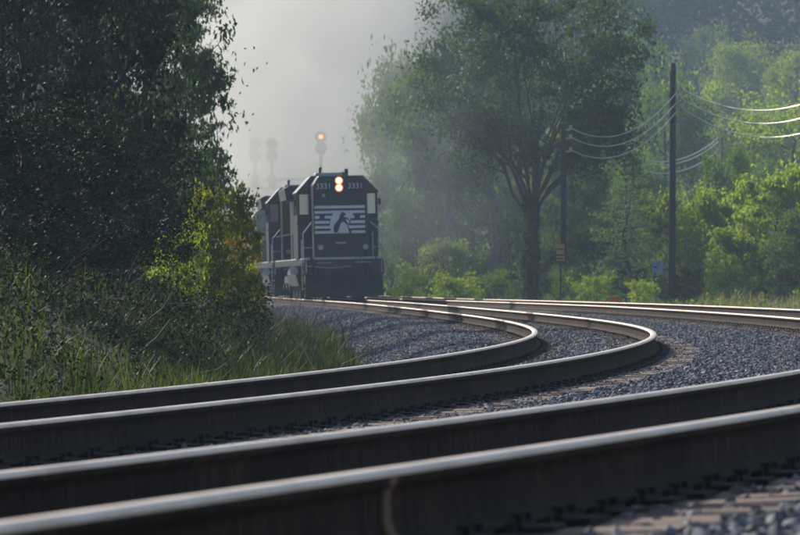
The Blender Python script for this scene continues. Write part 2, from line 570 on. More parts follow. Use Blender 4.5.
tag(bed, 'blue grey crushed stone roadbed under both tracks', kind='structure')

def bed_height(s, o):
    c = bed_z(s, None)
    O = np.stack([q[0] for q in c], 1); Z = np.stack([q[1] for q in c], 1)
    out = np.empty(len(s))
    for i in range(len(c) - 1):
        m = (o >= O[:, i]) & (o <= O[:, i + 1])
        t = (o[m] - O[m, i]) / (O[m, i + 1] - O[m, i])
        out[m] = Z[m, i] + (Z[m, i + 1] - Z[m, i]) * t
    return out

# loose stones over the bed: one vertex per stone, instanced by geometry nodes
TIE_STEP = .5
def gravel_points():
    rng = np.random.RandomState(11)
    out = []
    for s0, s1, dens in ((-34, 35, 420), (35, 75, 240), (75, 150, 100)):
        n = int((s1 - s0) * 12.2 * dens)
        s = rng.uniform(s0, s1, n)
        sp = np.interp(s, S, TSP)
        o = rng.uniform(-4.1, 0, n) ; o = -4.1 + rng.rand(n) * (sp + 8.3)
        x = np.interp(s, S, TX) + np.cos(np.interp(s, S, ANG)) * o
        y = np.interp(s, S, TY) - np.sin(np.interp(s, S, ANG)) * o
        keep = (y > 9) & (np.abs(x) < .089 * y + 1.3 + .02 * y)
        s, o, x, y, sp = s[keep], o[keep], x[keep], y[keep], sp[keep]
        z = bed_height(s, o)
        # stones lie between the ties, not on them
        ontrk = (np.abs(o) < 1.3) | (np.abs(o - sp) < 1.3)
        ph = np.abs((s / TIE_STEP) % 1 - .5)
        clear = ~(ontrk & (ph < .255) & ((np.abs(np.minimum(np.abs(o), np.abs(o - sp)) - .80) < .2) | (rng.rand(len(o)) < .3)))
        rail = np.minimum(np.minimum(np.abs(o - .75), np.abs(o + .75)), np.minimum(np.abs(o - sp - .75), np.abs(o - sp + .75)))
        clear &= rail > .1
        st = np.clip(1.15 - rail / .42, 0, 1) * rng.uniform(.35, 1, len(x))
        ends = ontrk & (np.minimum(np.abs(o), np.abs(o - sp)) > .5)
        out.append(np.stack([x, y, z + rng.uniform(-.02, .016, len(x)) - .014 * ends, st], 1)[clear])
    return np.concatenate(out)
gp = gravel_points()
gme = bpy.data.meshes.new('gravel')
gme.vertices.add(len(gp))
gme.vertices.foreach_set('co', np.ascontiguousarray(gp[:, :3], np.float32).ravel())
gme.attributes.new('stain', 'FLOAT', 'POINT').data.foreach_set('value', np.ascontiguousarray(gp[:, 3], np.float32))
gravel = link_mesh('gravel', gme)
tag(gravel, 'loose blue grey crushed stones over the roadbed', 'gravel', kind='stuff')

def gravel_nodes():
    ng = bpy.data.node_groups.new('scatter stones', 'GeometryNodeTree')
    ng.interface.new_socket('Geometry', in_out='INPUT', socket_type='NodeSocketGeometry')
    ng.interface.new_socket('Geometry', in_out='OUTPUT', socket_type='NodeSocketGeometry')
    n, l = ng.nodes, ng.links
    gi, go = n.new('NodeGroupInput'), n.new('NodeGroupOutput')
    g2i = n.new('GeometryNodeGeometryToInstance')
    for k in range(5):
        ico = n.new('GeometryNodeMeshIcoSphere')
        ico.inputs['Radius'].default_value = .03
        ico.inputs['Subdivisions'].default_value = 2 if k < 2 else 1
        sp = n.new('GeometryNodeSetPosition')
        nz = n.new('ShaderNodeTexNoise')
        nz.inputs['Scale'].default_value = 26
        nz.inputs['Detail'].default_value = 1
        pos = n.new('GeometryNodeInputPosition')
        ad = n.new('ShaderNodeVectorMath'); ad.operation = 'ADD'; ad.inputs[1].default_value = (k * 3.1, k * 1.7, k * 2.3)
        l.new(pos.outputs[0], ad.inputs[0])
        l.new(ad.outputs[0], nz.inputs['Vector'])
        sb = n.new('ShaderNodeVectorMath'); sb.operation = 'SUBTRACT'; sb.inputs[1].default_value = (.5, .5, .5)
        l.new(nz.outputs['Color'], sb.inputs[0])
        ms = n.new('ShaderNodeVectorMath'); ms.operation = 'SCALE'; ms.inputs['Scale'].default_value = .055
        l.new(sb.outputs[0], ms.inputs[0])
        l.new(ico.outputs['Mesh'], sp.inputs['Geometry'])
        l.new(ms.outputs[0], sp.inputs['Offset'])
        l.new(sp.outputs[0], g2i.inputs[0])
    iop = n.new('GeometryNodeInstanceOnPoints')
    iop.inputs['Pick Instance'].default_value = True
    l.new(gi.outputs[0], iop.inputs['Points'])
    sm = n.new('GeometryNodeSetMaterial'); sm.inputs['Material'].default_value = M['stone']
    l.new(g2i.outputs[0], iop.inputs['Instance'])
    rr = n.new('FunctionNodeRandomValue'); rr.data_type = 'FLOAT_VECTOR'
    rr.inputs[1].default_value = (6.28, 6.28, 6.28)
    l.new(rr.outputs[0], iop.inputs['Rotation'])
    rs = n.new('FunctionNodeRandomValue'); rs.data_type = 'FLOAT_VECTOR'
    rs.inputs[0].default_value = (.65, .6, .5); rs.inputs[1].default_value = (1.45, 1.3, 1.1)
    rs.inputs['Seed'].default_value = 4
    l.new(rs.outputs[0], iop.inputs['Scale'])
    l.new(iop.outputs[0], sm.inputs['Geometry'])
    l.new(sm.outputs[0], go.inputs[0])
    return ng
gm = gravel.modifiers.new('stones', 'NODES')
gm.node_group = gravel_nodes()

# ------------------------------------------------------------------ tracks: rails, ties, fastenings
RAIL = [(-.0365, -.006), (-.030, 0.0), (0, .0012), (.030, 0.0), (.0365, -.006), (.0375, -.018), (.0355, -.038), (.0305, -.042), (.011, -.052), (.009, -.075), (.009, -.120), (.013, -.147), (.036, -.160), (.076, -.172), (.076, -.184),
        (-.076, -.184), (-.076, -.172), (-.036, -.160), (-.013, -.147), (-.009, -.120), (-.009, -.075), (-.011, -.052), (-.0305, -.042), (-.0355, -.038), (-.0375, -.018)]
def make_rail(track, side, parent):
    ss = np.concatenate([np.arange(-39, 110, .5), np.arange(110, 430, 2.0)])
    n = len(RAIL)
    a = np.interp(ss, S, ANG); z = np.interp(ss, S, TZ[track]); c = np.interp(ss, S, TE[track]) / 1.5
    base = np.interp(ss, S, TSP) if track else 0 * ss
    V = np.empty((len(ss), n, 3))
    for j, (q, h) in enumerate(RAIL):
        o = side * .7555 + q
        oo = base + o - h * c
        V[:, j, 0] = np.interp(ss, S, TX) + np.cos(a) * oo
        V[:, j, 1] = np.interp(ss, S, TY) - np.sin(a) * oo
        V[:, j, 2] = z + o * c + h
    idx = np.arange(len(ss) * n).reshape(len(ss), n)
    quads = np.stack([idx[:-1], np.roll(idx, -1, 1)[:-1], np.roll(idx, -1, 1)[1:], idx[1:]], -1)
    me = np_mesh('rail', V.reshape(-1, 3), quads.reshape(-1, 4), mat=M['rail_steel_side'], smooth=True)
    me.materials.append(M['rail_top'])
    mi = np.zeros((len(ss) - 1, n), np.int32)
    mi[:, 0:5] = 1
    mi[:, n - 1] = 1   # the worn band wraps over both upper corners
    me.polygons.foreach_set('material_index', mi.ravel())
    return link_mesh('rail', me, parent)

rng = np.random.RandomState(3)
tie_meshes = []
for k in range(6):
    b = MB()
    r = random.Random(k)
    hw = .112 + r.uniform(-.008, .008)
    n = 9
    vs, fs = [], []
    for i in range(n):
        x = -1.3 + 2.6 * i / (n - 1)
        j = lambda q: r.uniform(-q, q)
        cc = .012
        vs += [(x, -hw + j(.004), -.385), (x, hw + j(.004), -.385), (x, hw + j(.005), -.204 - cc + j(.004)), (x, hw - cc, -.204 + j(.004)), (x, -hw + cc, -.204 + j(.004)), (x, -hw + j(.005), -.204 - cc + j(.004))]
    for i in range(n - 1):
        for q in range(6):
            fs.append((i * 6 + q, i * 6 + (q + 1) % 6, i * 6 + 6 + (q + 1) % 6, i * 6 + 6 + q))
    fs += [tuple(range(5, -1, -1)), tuple(range(n * 6 - 6, n * 6))]
    b.add(vs, fs)
    tie_meshes.append(b.mesh('tie', M['tie']))

fb = MB()
fb.box(-.18, .18, -.1, .1, -.2045, -.186)
for sx in (-1, 1):
    fb.box(sx * .09 - .012, sx * .09 + .012, -.1, .1, -.186, -.176)
    for sy in (-.055, .06):
        fb.box(sx * .088 - .01, sx * .088 + .01, sy - .01, sy + .01, -.19, -.157)
        fb.box(sx * .084 - .016, sx * .084 + .016, sy - .014, sy + .014, -.163, -.154)
    for sy in (-.15, .15):                                        # rail anchors either side of the tie
        fb.box(sx * .08 - .012, sx * .08 + .012, sy - .014, sy + .014, -.215, -.172)
fb.box(-.08, .08, -.165, -.135, -.21, -.189)
fb.box(-.08, .08, .135, .165, -.21, -.189)
fast_mesh = fb.mesh('rail_fastening', M['cast_dark'])

TRACKS = []
for t, (s0, s1, lab) in enumerate(((-22, 92, 'inner curving railway track the train is running on'), (-36, 92, 'outer curving railway track nearest the camera'))):
    root = empty('railway_track', (0, 0, 0))
    tag(root, lab, 'railway track', 'tracks of the double line')
    TRACKS.append(root)
    for side in (-1, 1):
        make_rail(t, side, root)
    s = s0 + .25
    k = 0
    while s < s1:
        p, a, c = at_s(s, 0, t)
        jx, jr = rng.uniform(-.05, .05), rng.uniform(-.012, .012)
        tie = link_mesh('tie', tie_meshes[k % 6], root)
        ti = Matrix.Translation(p) @ Matrix.Rotation(-a + jr, 4, 'Z') @ Matrix.Rotation(-c, 4, 'Y') @ Matrix.Translation((jx, 0, rng.uniform(-.006, 0)))
        tie.matrix_basis = ti
        for side in (-1, 1):
            fo = link_mesh('rail_fastening', fast_mesh, tie)
            fo.location = (side * .7555 - jx, rng.uniform(-.02, .02), rng.uniform(-.004, .002))
            fo.rotation_euler = (0, 0, rng.uniform(-.06, .06))
        s += TIE_STEP
        k += 1
    # farther ties as one part
    vs, qs = [], []
    s = s1 + .25
    while s < 420:
        p, a, c = at_s(s, 0, t)
        b = len(vs)
        for ox in (-1.3, 1.3):
            for oy in (-.112, .112):
                for oz in (-.385, -.204):
                    q = Matrix.Translation(p) @ Matrix.Rotation(-a, 4, 'Z') @ Matrix.Rotation(-c, 4, 'Y') @ Vector((ox, oy, oz))
                    vs.append(tuple(q))
        qs += [(b, b + 1, b + 3, b + 2), (b + 4, b + 6, b + 7, b + 5), (b, b + 4, b + 5, b + 1), (b + 2, b + 3, b + 7, b + 6), (b + 1, b + 5, b + 7, b + 3)]
        s += TIE_STEP
    far = link_mesh('tie_row', np_mesh('tie_row', np.array(vs), np.array(qs), mat=M['tie']), root)
    far['kind'] = 'stuff'

# rusty weld collar with a paint mark on the nearest rail
wc = MB()
sW = float(np.interp(0, [0, 1], [0, 1]))
_sr = S[(S > -38) & (S < 60)]
_pp = np.array([at_s(q, .7555, 1)[0][:] for q in _sr])
_col = CX + FPX * _pp[:, 0] / np.maximum(_pp[:, 1], .1)
sW = float(_sr[np.argmin(np.abs(_col - 373) + (_pp[:, 1] < 5) * 1e4)])
p, a, c = at_s(sW, .7555, 1)
prof = [(q * 1.9 if abs(q) < .03 else q * 1.03, h) for q, h in RAIL[5:]]
wc.prism(prof, -.03, .03)
weld = wc.build('weld_collar', simple('rusted weld', (.26, .15, .08), (.14, .08, .05), .85, 0, 14, .4, 60), TRACKS[1])
weld.matrix_basis = Matrix.Translation(p) @ Matrix.Rotation(-a, 4, 'Z') @ Matrix.Rotation(-c, 4, 'Y')

# ------------------------------------------------------------------ the train
def text_mesh(s, size, mat, depth=.004):
    cu = bpy.data.curves.new('digits', 'FONT')
    cu.body = s
    cu.size = size
    cu.extrude = depth
    cu.align_x, cu.align_y = 'CENTER', 'CENTER'
    o = bpy.data.objects.new('digits', cu)
    COL.objects.link(o)
    bpy.context.view_layer.update()
    me = bpy.data.meshes.new_from_object(o.evaluated_get(bpy.context.evaluated_depsgraph_get()))
    bpy.data.objects.remove(o)
    me.materials.clear()
    me.materials.append(mat)
    return me

def make_truck(root, y, nax=3, span=2.05, wheel_r=.51):
    tr = MB()
    half = span * (nax - 1) / 2 + .75
    for sx in (-1, 1):
        x0, x1 = sx * 1.0, sx * 1.16
        tr.xprism([(y - half, .62), (y - half + .3, .5), (y + half - .3, .5), (y + half, .62), (y + half, .82), (y + half - .5, .95), (y - half + .5, .95), (y - half, .82)], min(x0, x1), max(x0, x1))
        for i in range(nax):
            ya = y + (i - (nax - 1) / 2) * span
            tr.tube([(sx * 1.0, ya, wheel_r), (sx * 1.24, ya, wheel_r)], .16, 10)
            tr.box(sx * 1.08 - .07, sx * 1.08 + .07, ya - .32, ya - .2, .55, 1.05)
            tr.box(sx * 1.08 - .07, sx * 1.08 + .07, ya + .2, ya + .32, .55, 1.05)
    tr.box(-1.0, 1.0, y - .25, y + .25, .55, 1.2)
    t = tr.build('truck', M['under_grey'], root)
    for i in range(nax):
        ya = y + (i - (nax - 1) / 2) * span
        wb = MB()
        wb.tube([(-1.0, ya, wheel_r), (1.0, ya, wheel_r)], .09, 10)
        for sx in (-1, 1):
            wb.tube([(sx * .70, ya, wheel_r), (sx * .82, ya, wheel_r)], wheel_r, 24)
            wb.tube([(sx * .67, ya, wheel_r), (sx * .70, ya, wheel_r)], wheel_r + .025, 24)
        wb.build('wheelset', M['wheel_steel'], t)
    return t

def make_locomotive(number, stripes=True):
    R = empty('locomotive')
    bk = M['black_paint']
    MB().box(-1.5, 1.5, .55, 20.2, 1.32, 1.6, .03).build('underframe', bk, R)
    # pilot, plough, steps, coupler
    b = MB()
    b.box(-1.5, 1.5, .3, .55, .95, 1.63)
    b.build('pilot_plate', bk, R, bevel=.02)
    b = MB()
    b.add([(-1.45, .45, .95), (1.45, .45, .95), (1.48, .32, .14), (0, -.05, .14), (-1.48, .32, .14), (0, .28, .95),
           (-1.45, .55, .95), (1.45, .55, .95), (1.48, .55, .14), (-1.48, .55, .14)],
          [(0, 4, 3, 5), (5, 3, 2, 1), (6, 9, 4, 0), (1, 2, 8, 7), (6, 0, 5, 1, 7), (9, 8, 2, 3, 4), (6, 7, 8, 9)])
    b.build('snow_plough', M['under_grey'], R)
    b = MB()
    b.box(-.1, .1, -.35, .35, .78, 1.02, .03)
    b.box(-.2, .14, -.55, -.3, .74, 1.06, .05)
    b.box(-.3, .3, .2, .3, .7, 1.12)
    b.build('coupler', M['cast_dark'], R)
    b = MB()
    for sx in (-1, 1):
        b.tube([(sx * 1.42, .26, 1.05), (sx * 1.42, .2, 1.05), (sx * 1.42, .2, 1.5), (sx * 1.42, .26, 1.5)], .016, 6)
        b.tube([(sx * 1.0, .26, 1.42), (sx * 1.0, .2, 1.42), (sx * .45, .2, 1.42), (sx * .45, .26, 1.42)], .016, 6)
    b.tube([(-1.38, .25, 1.3), (-.5, .16, 1.22), (.3, .2, 1.28)], .016, 6)
    b.build('grab_iron', M['sill_white'], R)
    b = MB()
    for xx in (-1.15, -.95, .8, 1.0):
        b.box(xx - .06, xx + .06, .2, .3, 1.12, 1.3)
        b.tube([(xx, .2, 1.15), (xx, .1, .95), (xx + .03, .16, .7)], .022, 6)
    b.build('multiple_unit_hoses', M['cast_dark'], R)
    for sx in (-.42, .42):
        b = MB()
        b.tube([(sx, .3, 1.0), (sx, .05, .85), (sx * .9, -.05, .55), (sx * .7, -.1, .42)], .03, 8)
        b.build('brake_hose', M['cast_dark'], R, smooth=True)
    for sx in (-1, 1):
        b = MB()
        for k, z in enumerate((.45, .78, 1.1, 1.4)):
            b.box(min(sx * 1.18, sx * 1.56), max(sx * 1.18, sx * 1.56), .62 + .03 * k, .98 + .03 * k, z - .02, z + .02)
        b.box(min(sx * 1.16, sx * 1.2), max(sx * 1.16, sx * 1.2), .6, 1.1, .4, 1.6)
        b.build('step_well', M['under_grey'], R)
        b = MB()
        for k, z in enumerate((.45, .78, 1.1)):
            b.box(min(sx * 1.2, sx * 1.565), max(sx * 1.2, sx * 1.565), .6 + .03 * k, .618 + .03 * k, z - .026, z + .03)
        b.build('step_edge', M['sill_white'], R)
    for x0, x1 in ((-1.5, -1.28), (-1.13, .62), (.66, 1.18), (1.26, 1.5)):
        MB().box(x0, x1, .285, .30, 1.545, 1.625).build('sill_stripe', M['sill_white'], R)
    # nose, cab, hoods
    MB().prism([(-1.03, 1.6), (1.03, 1.6), (1.03, 4.38), (.82, 4.72), (-.82, 4.72), (-1.03, 4.38)], 1.55, 3.2).build('high_nose', bk, R, bevel=.05)
    cab = MB()
    cab.box(-1.02, 1.02, 3.2, 5.6, 1.6, 4.1)
    for sx in (-1, 1):
        x0, x1 = sorted((sx * 1.02, sx * 1.54))
        cab.box(x0, x1, 3.2, 5.6, 1.6, 3.28)
        for ya, yb in ((3.2, 3.28), (4.3, 4.5), (5.5, 5.6)):
            xa, xb = sorted((sx * 1.46, sx * 1.54))
            cab.box(xa, xb, ya, yb, 3.28, 4.1)
        xa, xb = sorted((sx * 1.02, sx * 1.1))
        cab.box(xa, xb, 3.2, 3.28, 3.28, 4.1)
    cab.prism([(-1.54, 4.08), (1.54, 4.08), (1.58, 4.13), (1.0, 4.76), (-1.0, 4.76), (-1.58, 4.13)], 3.1, 5.7)
    cabo = cab.build('cab', bk, R)
    for sx in (-1, 1):
        x0, x1 = sorted((sx * 1.1, sx * 1.46))
        MB().box(x0, x1, 3.225, 3.24, 3.28, 4.09).build('front_window', M['glass'], cabo)
        b = MB()
        b.box(x0 - .03, x1 + .03, 3.17, 3.2, 3.25, 3.29); b.box(x0 - .03, x1 + .03, 3.17, 3.2, 4.06, 4.1)
        b.box(x0 - .03, x0 + .005, 3.17, 3.2, 3.28, 4.07); b.box(x1 - .005, x1 + .03, 3.17, 3.2, 3.28, 4.07)
        b.build('window_gasket', M['cast_dark'], cabo)
        for ya, yb in ((3.3, 4.28), (4.52, 5.48)):
            xa, xb = sorted((sx * 1.49, sx * 1.50))
            MB().box(xa, xb, ya, yb, 3.3, 4.06).build('side_window', M['glass'], cabo)
        b = MB()
        b.tube([(sx * 1.54, 3.35, 3.75), (sx * 1.66, 3.3, 3.75)], .015, 5)
        b.box(sx * 1.62 - .05, sx * 1.62 + .05, 3.25, 3.28, 3.62, 3.86)
        b.build('mirror', M['cast_dark'], cabo)
        b = MB()
        b.box(sx * 1.4 - .17, sx * 1.4 + .17, 3.12, 3.18, 2.9, 3.0)
        b.build('wind_deflector', bk, cabo)
    hood = MB()
    hood.prism([(-.9, 1.6), (.9, 1.6), (.9, 4.2), (.6, 4.5), (-.6, 4.5), (-.9, 4.2)], 5.6, 19.2)
    ho = hood.build('long_hood', bk, R)
    for y0 in np.arange(6.0, 18.4, 1.25):
        for sx in (-1, 1):
            xa, xb = sorted((sx * .9, sx * .925))
            MB().box(xa, xb, y0, y0 + 1.1, 1.75, 3.3).build('hood_door', bk, ho)
    b = MB()
    b.prism([(-1.35, 4.05), (1.35, 4.05), (1.42, 4.5), (1.2, 4.62), (-1.2, 4.62), (-1.42, 4.5)], 13.8, 18.4)
    b.build('radiator', M['under_grey'], ho)
    for y0 in (11.2, 15, 17):
        MB().tube([(0, y0, 4.5), (0, y0, 4.72)], .55, 18).build('roof_fan', M['under_grey'], ho)
    MB().box(-.28, .28, 8.6, 9.5, 4.5, 4.78, .04).build('exhaust_stack', M['cast_dark'], ho)
    b = MB()
    b.box(-.8, .25, 3.5, 4.5, 4.76, 4.88, .03)
    b.build('roof_box', M['galv'], R)
    b = MB()
    b.tube([(-.62, 3.55, 4.76), (-.62, 3.55, 5.06)], .05, 8)
    b.tube([(-.62, 3.2, 5.04), (-.62, 3.7, 5.04)], .06, 8, .03)
    b.build('horn', M['cast_dark'], R)
    b = MB()
    b.tube([(.38, 3.4, 4.76), (.38, 3.4, 5.02)], .07, 8)
    b.tube([(.3, 3.6, 4.76), (.3, 3.6, 4.9)], .12, 10)
    b.build('antenna', M['cast_dark'], R)
    # lights and boards on the nose
    for z in (4.53, 4.26):
        h = MB().tube([(-.04, 1.49, z), (-.04, 1.56, z)], .165, 16).build('headlight', M['cast_dark'], R)
        MB().tube([(-.04, 1.482, z), (-.04, 1.4895, z)], .15, 16).build('bowl_halo', M['bowl_halo'], h)
        MB().tube([(-.04, 1.470, z), (-.04, 1.481, z)], .095, 16).build('lens', M['lamp_lit'], h)
    for xc in (-.63, .58):
        nb_ = MB().box(xc - .33, xc + .33, 1.5, 1.56, 4.16, 4.47, .02).build('number_board', M['cast_dark'], R)
        t = link_mesh('digits', text_mesh(number, .3, M['white_paint']), nb_)
        t.location = (xc, 1.493, 4.315)
        t.rotation_euler = (math.pi / 2, 0, 0)
        t['label'] = 'pale number digits ' + number
    for sx in (-.83, .85):
        h = MB().tube([(sx, .5, 2.0), (sx, .66, 2.0)], .12, 14)
        h.box(sx - .03, sx + .03, .55, .62, 1.6, 1.95)
        ho2 = h.build('ditch_light', M['under_grey'], R)
        MB().tube([(sx, .485, 2.0), (sx, .499, 2.0)], .1, 14).build('lens', M['galv'], ho2)
    MB().box(-.2, .2, 1.5, 1.55, 2.14, 2.2).build('nose_plate', M['sill_white'], R)
    MB().tube([(-.63, 1.5, 3.98), (-.63, 1.55, 3.98)], .06, 10).build('class_light', M['galv'], R)
    for xx in (-.45, .05):
        MB().box(xx - .012, xx + .012, 1.535, 1.55, 1.7, 2.5).build('nose_seam', M['cast_dark'], R)
    # white bars with the rearing horse emblem
    y1, y0 = 1.549, 1.535
    if stripes:
        zt, pitch, hgt = 3.585, .19, .105
        edge = [(-1.0, 1.0, True), (-1.0, 1.0, True), (-.38, .42, False), (-.42, .38, False), (-.36, .3, False), (-.3, .4, False)]
        for k in range(6):
            z1 = zt - k * pitch
            l_, r_, full = edge[k]
            if full:
                MB().box(-.98, .93, y0, y1, z1 - hgt, z1).build('nose_stripe', M['white_paint'], R)
            else:
                segs = [(-.98, l_), (r_, .93)]
                if k == 2: segs = [(-.98, -.8), (-.6, -.3), (.4, .52), (.74, .93)]
                for xa, xb in segs:
                    MB().box(xa, xb, y0, y1, z1 - hgt, z1).build('nose_stripe', M['white_paint'], R)
        MB().prism([(-.34, 2.535), (.33, 2.535), (.26, 2.75), (.34, 3.0), (.46, 3.2), (.5, 3.397), (-.22, 3.397), (-.38, 3.1), (-.42, 2.8)], y0 + .002, y1).build('emblem_ground', M['white_paint'], R)
        horse = [(-.26, 2.56), (-.13, 2.56), (-.06, 2.72), (-.02, 2.86), (.03, 2.95), (.1, 2.98), (.2, 2.9), (.25, 2.82), (.29, 2.84), (.25, 2.95), (.17, 3.06), (.25, 3.05), (.3, 3.0), (.33, 3.03), (.26, 3.12),
                 (.16, 3.14), (.13, 3.2), (.19, 3.22), (.2, 3.27), (.12, 3.33), (.06, 3.36), (.04, 3.31), (-.02, 3.24), (-.05, 3.12), (-.14, 2.98), (-.24, 2.87), (-.28, 2.72)]
        MB().prism(horse, y0 - .008, y0 + .001).build('horse_emblem', M['black_paint'], R)
    # handrails
    for sx in (-1, 1):
        b = MB()
        b.tube([(sx * 1.5, .5, 1.6), (sx * 1.5, .5, 2.55), (sx * 1.12, 1.5, 2.95)], .02, 6)
        b.tube([(sx * 1.5, .5, 2.0), (sx * 1.1, .45, 2.0)], .016, 6)
        b.tube([(sx * 1.12, .42, 1.6), (sx * 1.12, .42, 2.55)], .018, 6)
        b.tube([(sx * 1.53, 1.0, .5), (sx * 1.53, 1.0, 2.3)], .018, 6)
        b.build('handrail', M['sill_white'], R)
        b = MB()
        for ys in np.arange(6.2, 19.9, 1.7):
            b.tube([(sx * 1.46, ys, 1.6), (sx * 1.46, ys, 2.6)], .018, 5)
        b.tube([(sx * 1.46, 6.2, 2.6), (sx * 1.46, 19.8, 2.6)], .018, 5)
        b.build('handrail', M['cast_dark'], R)
    b = MB()
    b.tube([(-1.1, .42, 2.5), (-.4, .4, 2.35), (.4, .4, 2.35), (1.1, .42, 2.5)], .018, 6)
    b.build('handrail', M['cast_dark'], R)
    # fuel tank and an added white disc standing in for a sun glint, trucks
    MB().prism([(-1.3, .55), (-1.1, .35), (1.1, .35), (1.3, .55), (1.42, 1.0), (1.35, 1.3), (-1.35, 1.3), (-1.42, 1.0)], 7.2, 13).build('fuel_tank', M['under_grey'], R)
    b = MB()
    b.tube([(-1.52, 6.6, 1.15), (-1.50, 7.0, 1.15)], .17, 14)
    b.build('glint_disc', M['white_paint'], R)
    make_truck(R, 3.6)
    make_truck(R, 16.9)
    return R

def make_hopper():
    R = empty('hopper_car')
    g = M['hopper_grey']
    prof = []
    for i in range(9):
        a = math.radians(90 * i / 8)
        prof.append((1.05 + .48 * math.cos(a), 3.45 + .68 * math.sin(a)))
    left = [(-x, z) for x, z in reversed(prof)]
    body = [(1.5, 1.5)] + prof + left + [(-1.5, 1.5)]
    MB().prism(body, 1.6, 14.2).build('hopper_body', g, R, smooth=False)
    b = MB()
    for sx in (-1, 1):
        b.prism([(sx * 1.35, 1.2), (sx * 1.5, 1.2), (sx * 1.5, 1.5), (sx * 1.35, 1.5)], .4, 15.4)
    b.box(-.25, .25, .1, 15.7, .9, 1.25)
    b.build('sill', M['under_grey'], R)
    for ye in (.5, 15.0):
        b = MB()
        for sx in (-1.3, 1.3):
            b.tube([(sx, ye, 1.4), (sx, ye, 3.9)], .035, 6)
        for z in (1.9, 2.4, 2.9, 3.4, 3.88):
            b.tube([(-1.3, ye, z), (-.8, ye, z)], .022, 5)
        b.tube([(-1.3, ye, 3.9), (1.3, ye, 3.9)], .03, 6)
        b.build('end_ladder', M['galv'], R)
    for yc in (3.6, 7.9, 12.2):
        b = MB()
        vs = [(-1.2, yc - 1.8, 1.5), (1.2, yc - 1.8, 1.5), (1.2, yc + 1.8, 1.5), (-1.2, yc + 1.8, 1.5), (-.5, yc - .4, .45), (.5, yc - .4, .45), (.5, yc + .4, .45), (-.5, yc + .4, .45)]
        b.add(vs, [(0, 1, 2, 3), (4, 7, 6, 5), (0, 4, 5, 1), (1, 5, 6, 2), (2, 6, 7, 3), (3, 7, 4, 0)])
        b.build('outlet_chute', g, R)
    b = MB()
    b.box(-.4, .4, 1.2, 14.6, 4.2, 4.25)
    for y in np.arange(2, 14.4, 2):
        b.box(-.38, .38, y - .04, y + .04, 4.1, 4.2)
    b.build('running_board', M['galv'], R)
    make_truck(R, 2.4, 2, 1.75, .46)
    make_truck(R, 13.4, 2, 1.75, .46)
    return R

def set_on_track(o, s_front, b0, b1):
    """front end at arc length s_front; b0, b1 are the truck centres behind the front"""
    p0, _, c = at_s(s_front + b0, 0, 0)
    p1, _, _ = at_s(s_front + b1, 0, 0)
    d = p1 - p0
    yaw = math.atan2(-d.x, d.y)
    pitch = math.atan2(d.z, math.hypot(d.x, d.y))
    o.rotation_euler = (pitch, -c, yaw)
    f = p0 - (d.normalized() * b0)
    o.location = f

S_LOCO = s_of_y(169.0)
loco = make_locomotive('3331')
tag(loco, 'leading black high nose diesel locomotive with lit headlights, white bars and horse emblem', 'locomotive', 'locomotives of the train')
set_on_track(loco, S_LOCO, 3.6, 16.9)
loco2 = copy_tree(loco)
for ch in list(loco2.children):
    if ch.name.split('.')[0] in ('nose_stripe', 'emblem_ground', 'horse_emblem'):
        bpy.data.objects.remove(ch)
tag(loco2, 'second black diesel locomotive coupled behind the leading one, half hidden', 'locomotive', 'locomotives of the train')
set_on_track(loco2, S_LOCO + 21.2, 3.6, 16.9)
hop = make_hopper()
tag(hop, 'grey round shouldered hopper car directly behind the second locomotive', 'freight car', 'hopper cars of the train')
set_on_track(hop, S_LOCO + 42.4, 2.4, 13.4)
hop2 = copy_tree(hop)
tag(hop2, 'grey hopper car at the far end of the visible train', 'freight car', 'hopper cars of the train')
set_on_track(hop2, S_LOCO + 59.0, 2.4, 13.4)

# ------------------------------------------------------------------ cantilever signal over the line behind the train
SD = 259.0
sx0, sx1 = px(222, 183, SD).x, px(348, 183, SD).x
zb = px(0, 184, SD).z
sig = empty('signal_gantry', (sx0, SD, gz(sx0, SD)))
tag(sig, 'hazy cantilever signal gantry over the line behind the train', 'signal gantry')
g0 = sig.location.z
b = MB()
for ax in (-.3, .3):
    for ay in (-.3, .3):
        b.tube([(ax, ay, 0), (ax, ay, zb - g0 + .5)], .07, 6)
for z in np.arange(.8, zb - g0, 1.1):
    b.tube([(-.3, -.3, z), (.3, -.3, z + .9)], .035, 5)
    b.tube([(-.3, .3, z), (-.3, -.3, z + .9)], .035, 5)
b.build('mast', M['galv'], sig)
L = sx1 - sx0
b = MB()
for az in (zb - g0 - .22, zb - g0 + .28):
    for ay in (-.3, .3):
        b.tube([(-.5, ay, az), (L, ay, az)], .06, 6)
for xx in np.arange(-.5, L - .5, .8):
    for ay in (-.3, .3):
        b.tube([(xx, ay, zb - g0 - .22), (xx + .8, ay, zb - g0 + .28)], .03, 5)
b.box(-.5, L, -.55, .55, zb - g0 - .3, zb - g0 - .24)
b.build('truss_arm', M['galv'], sig)
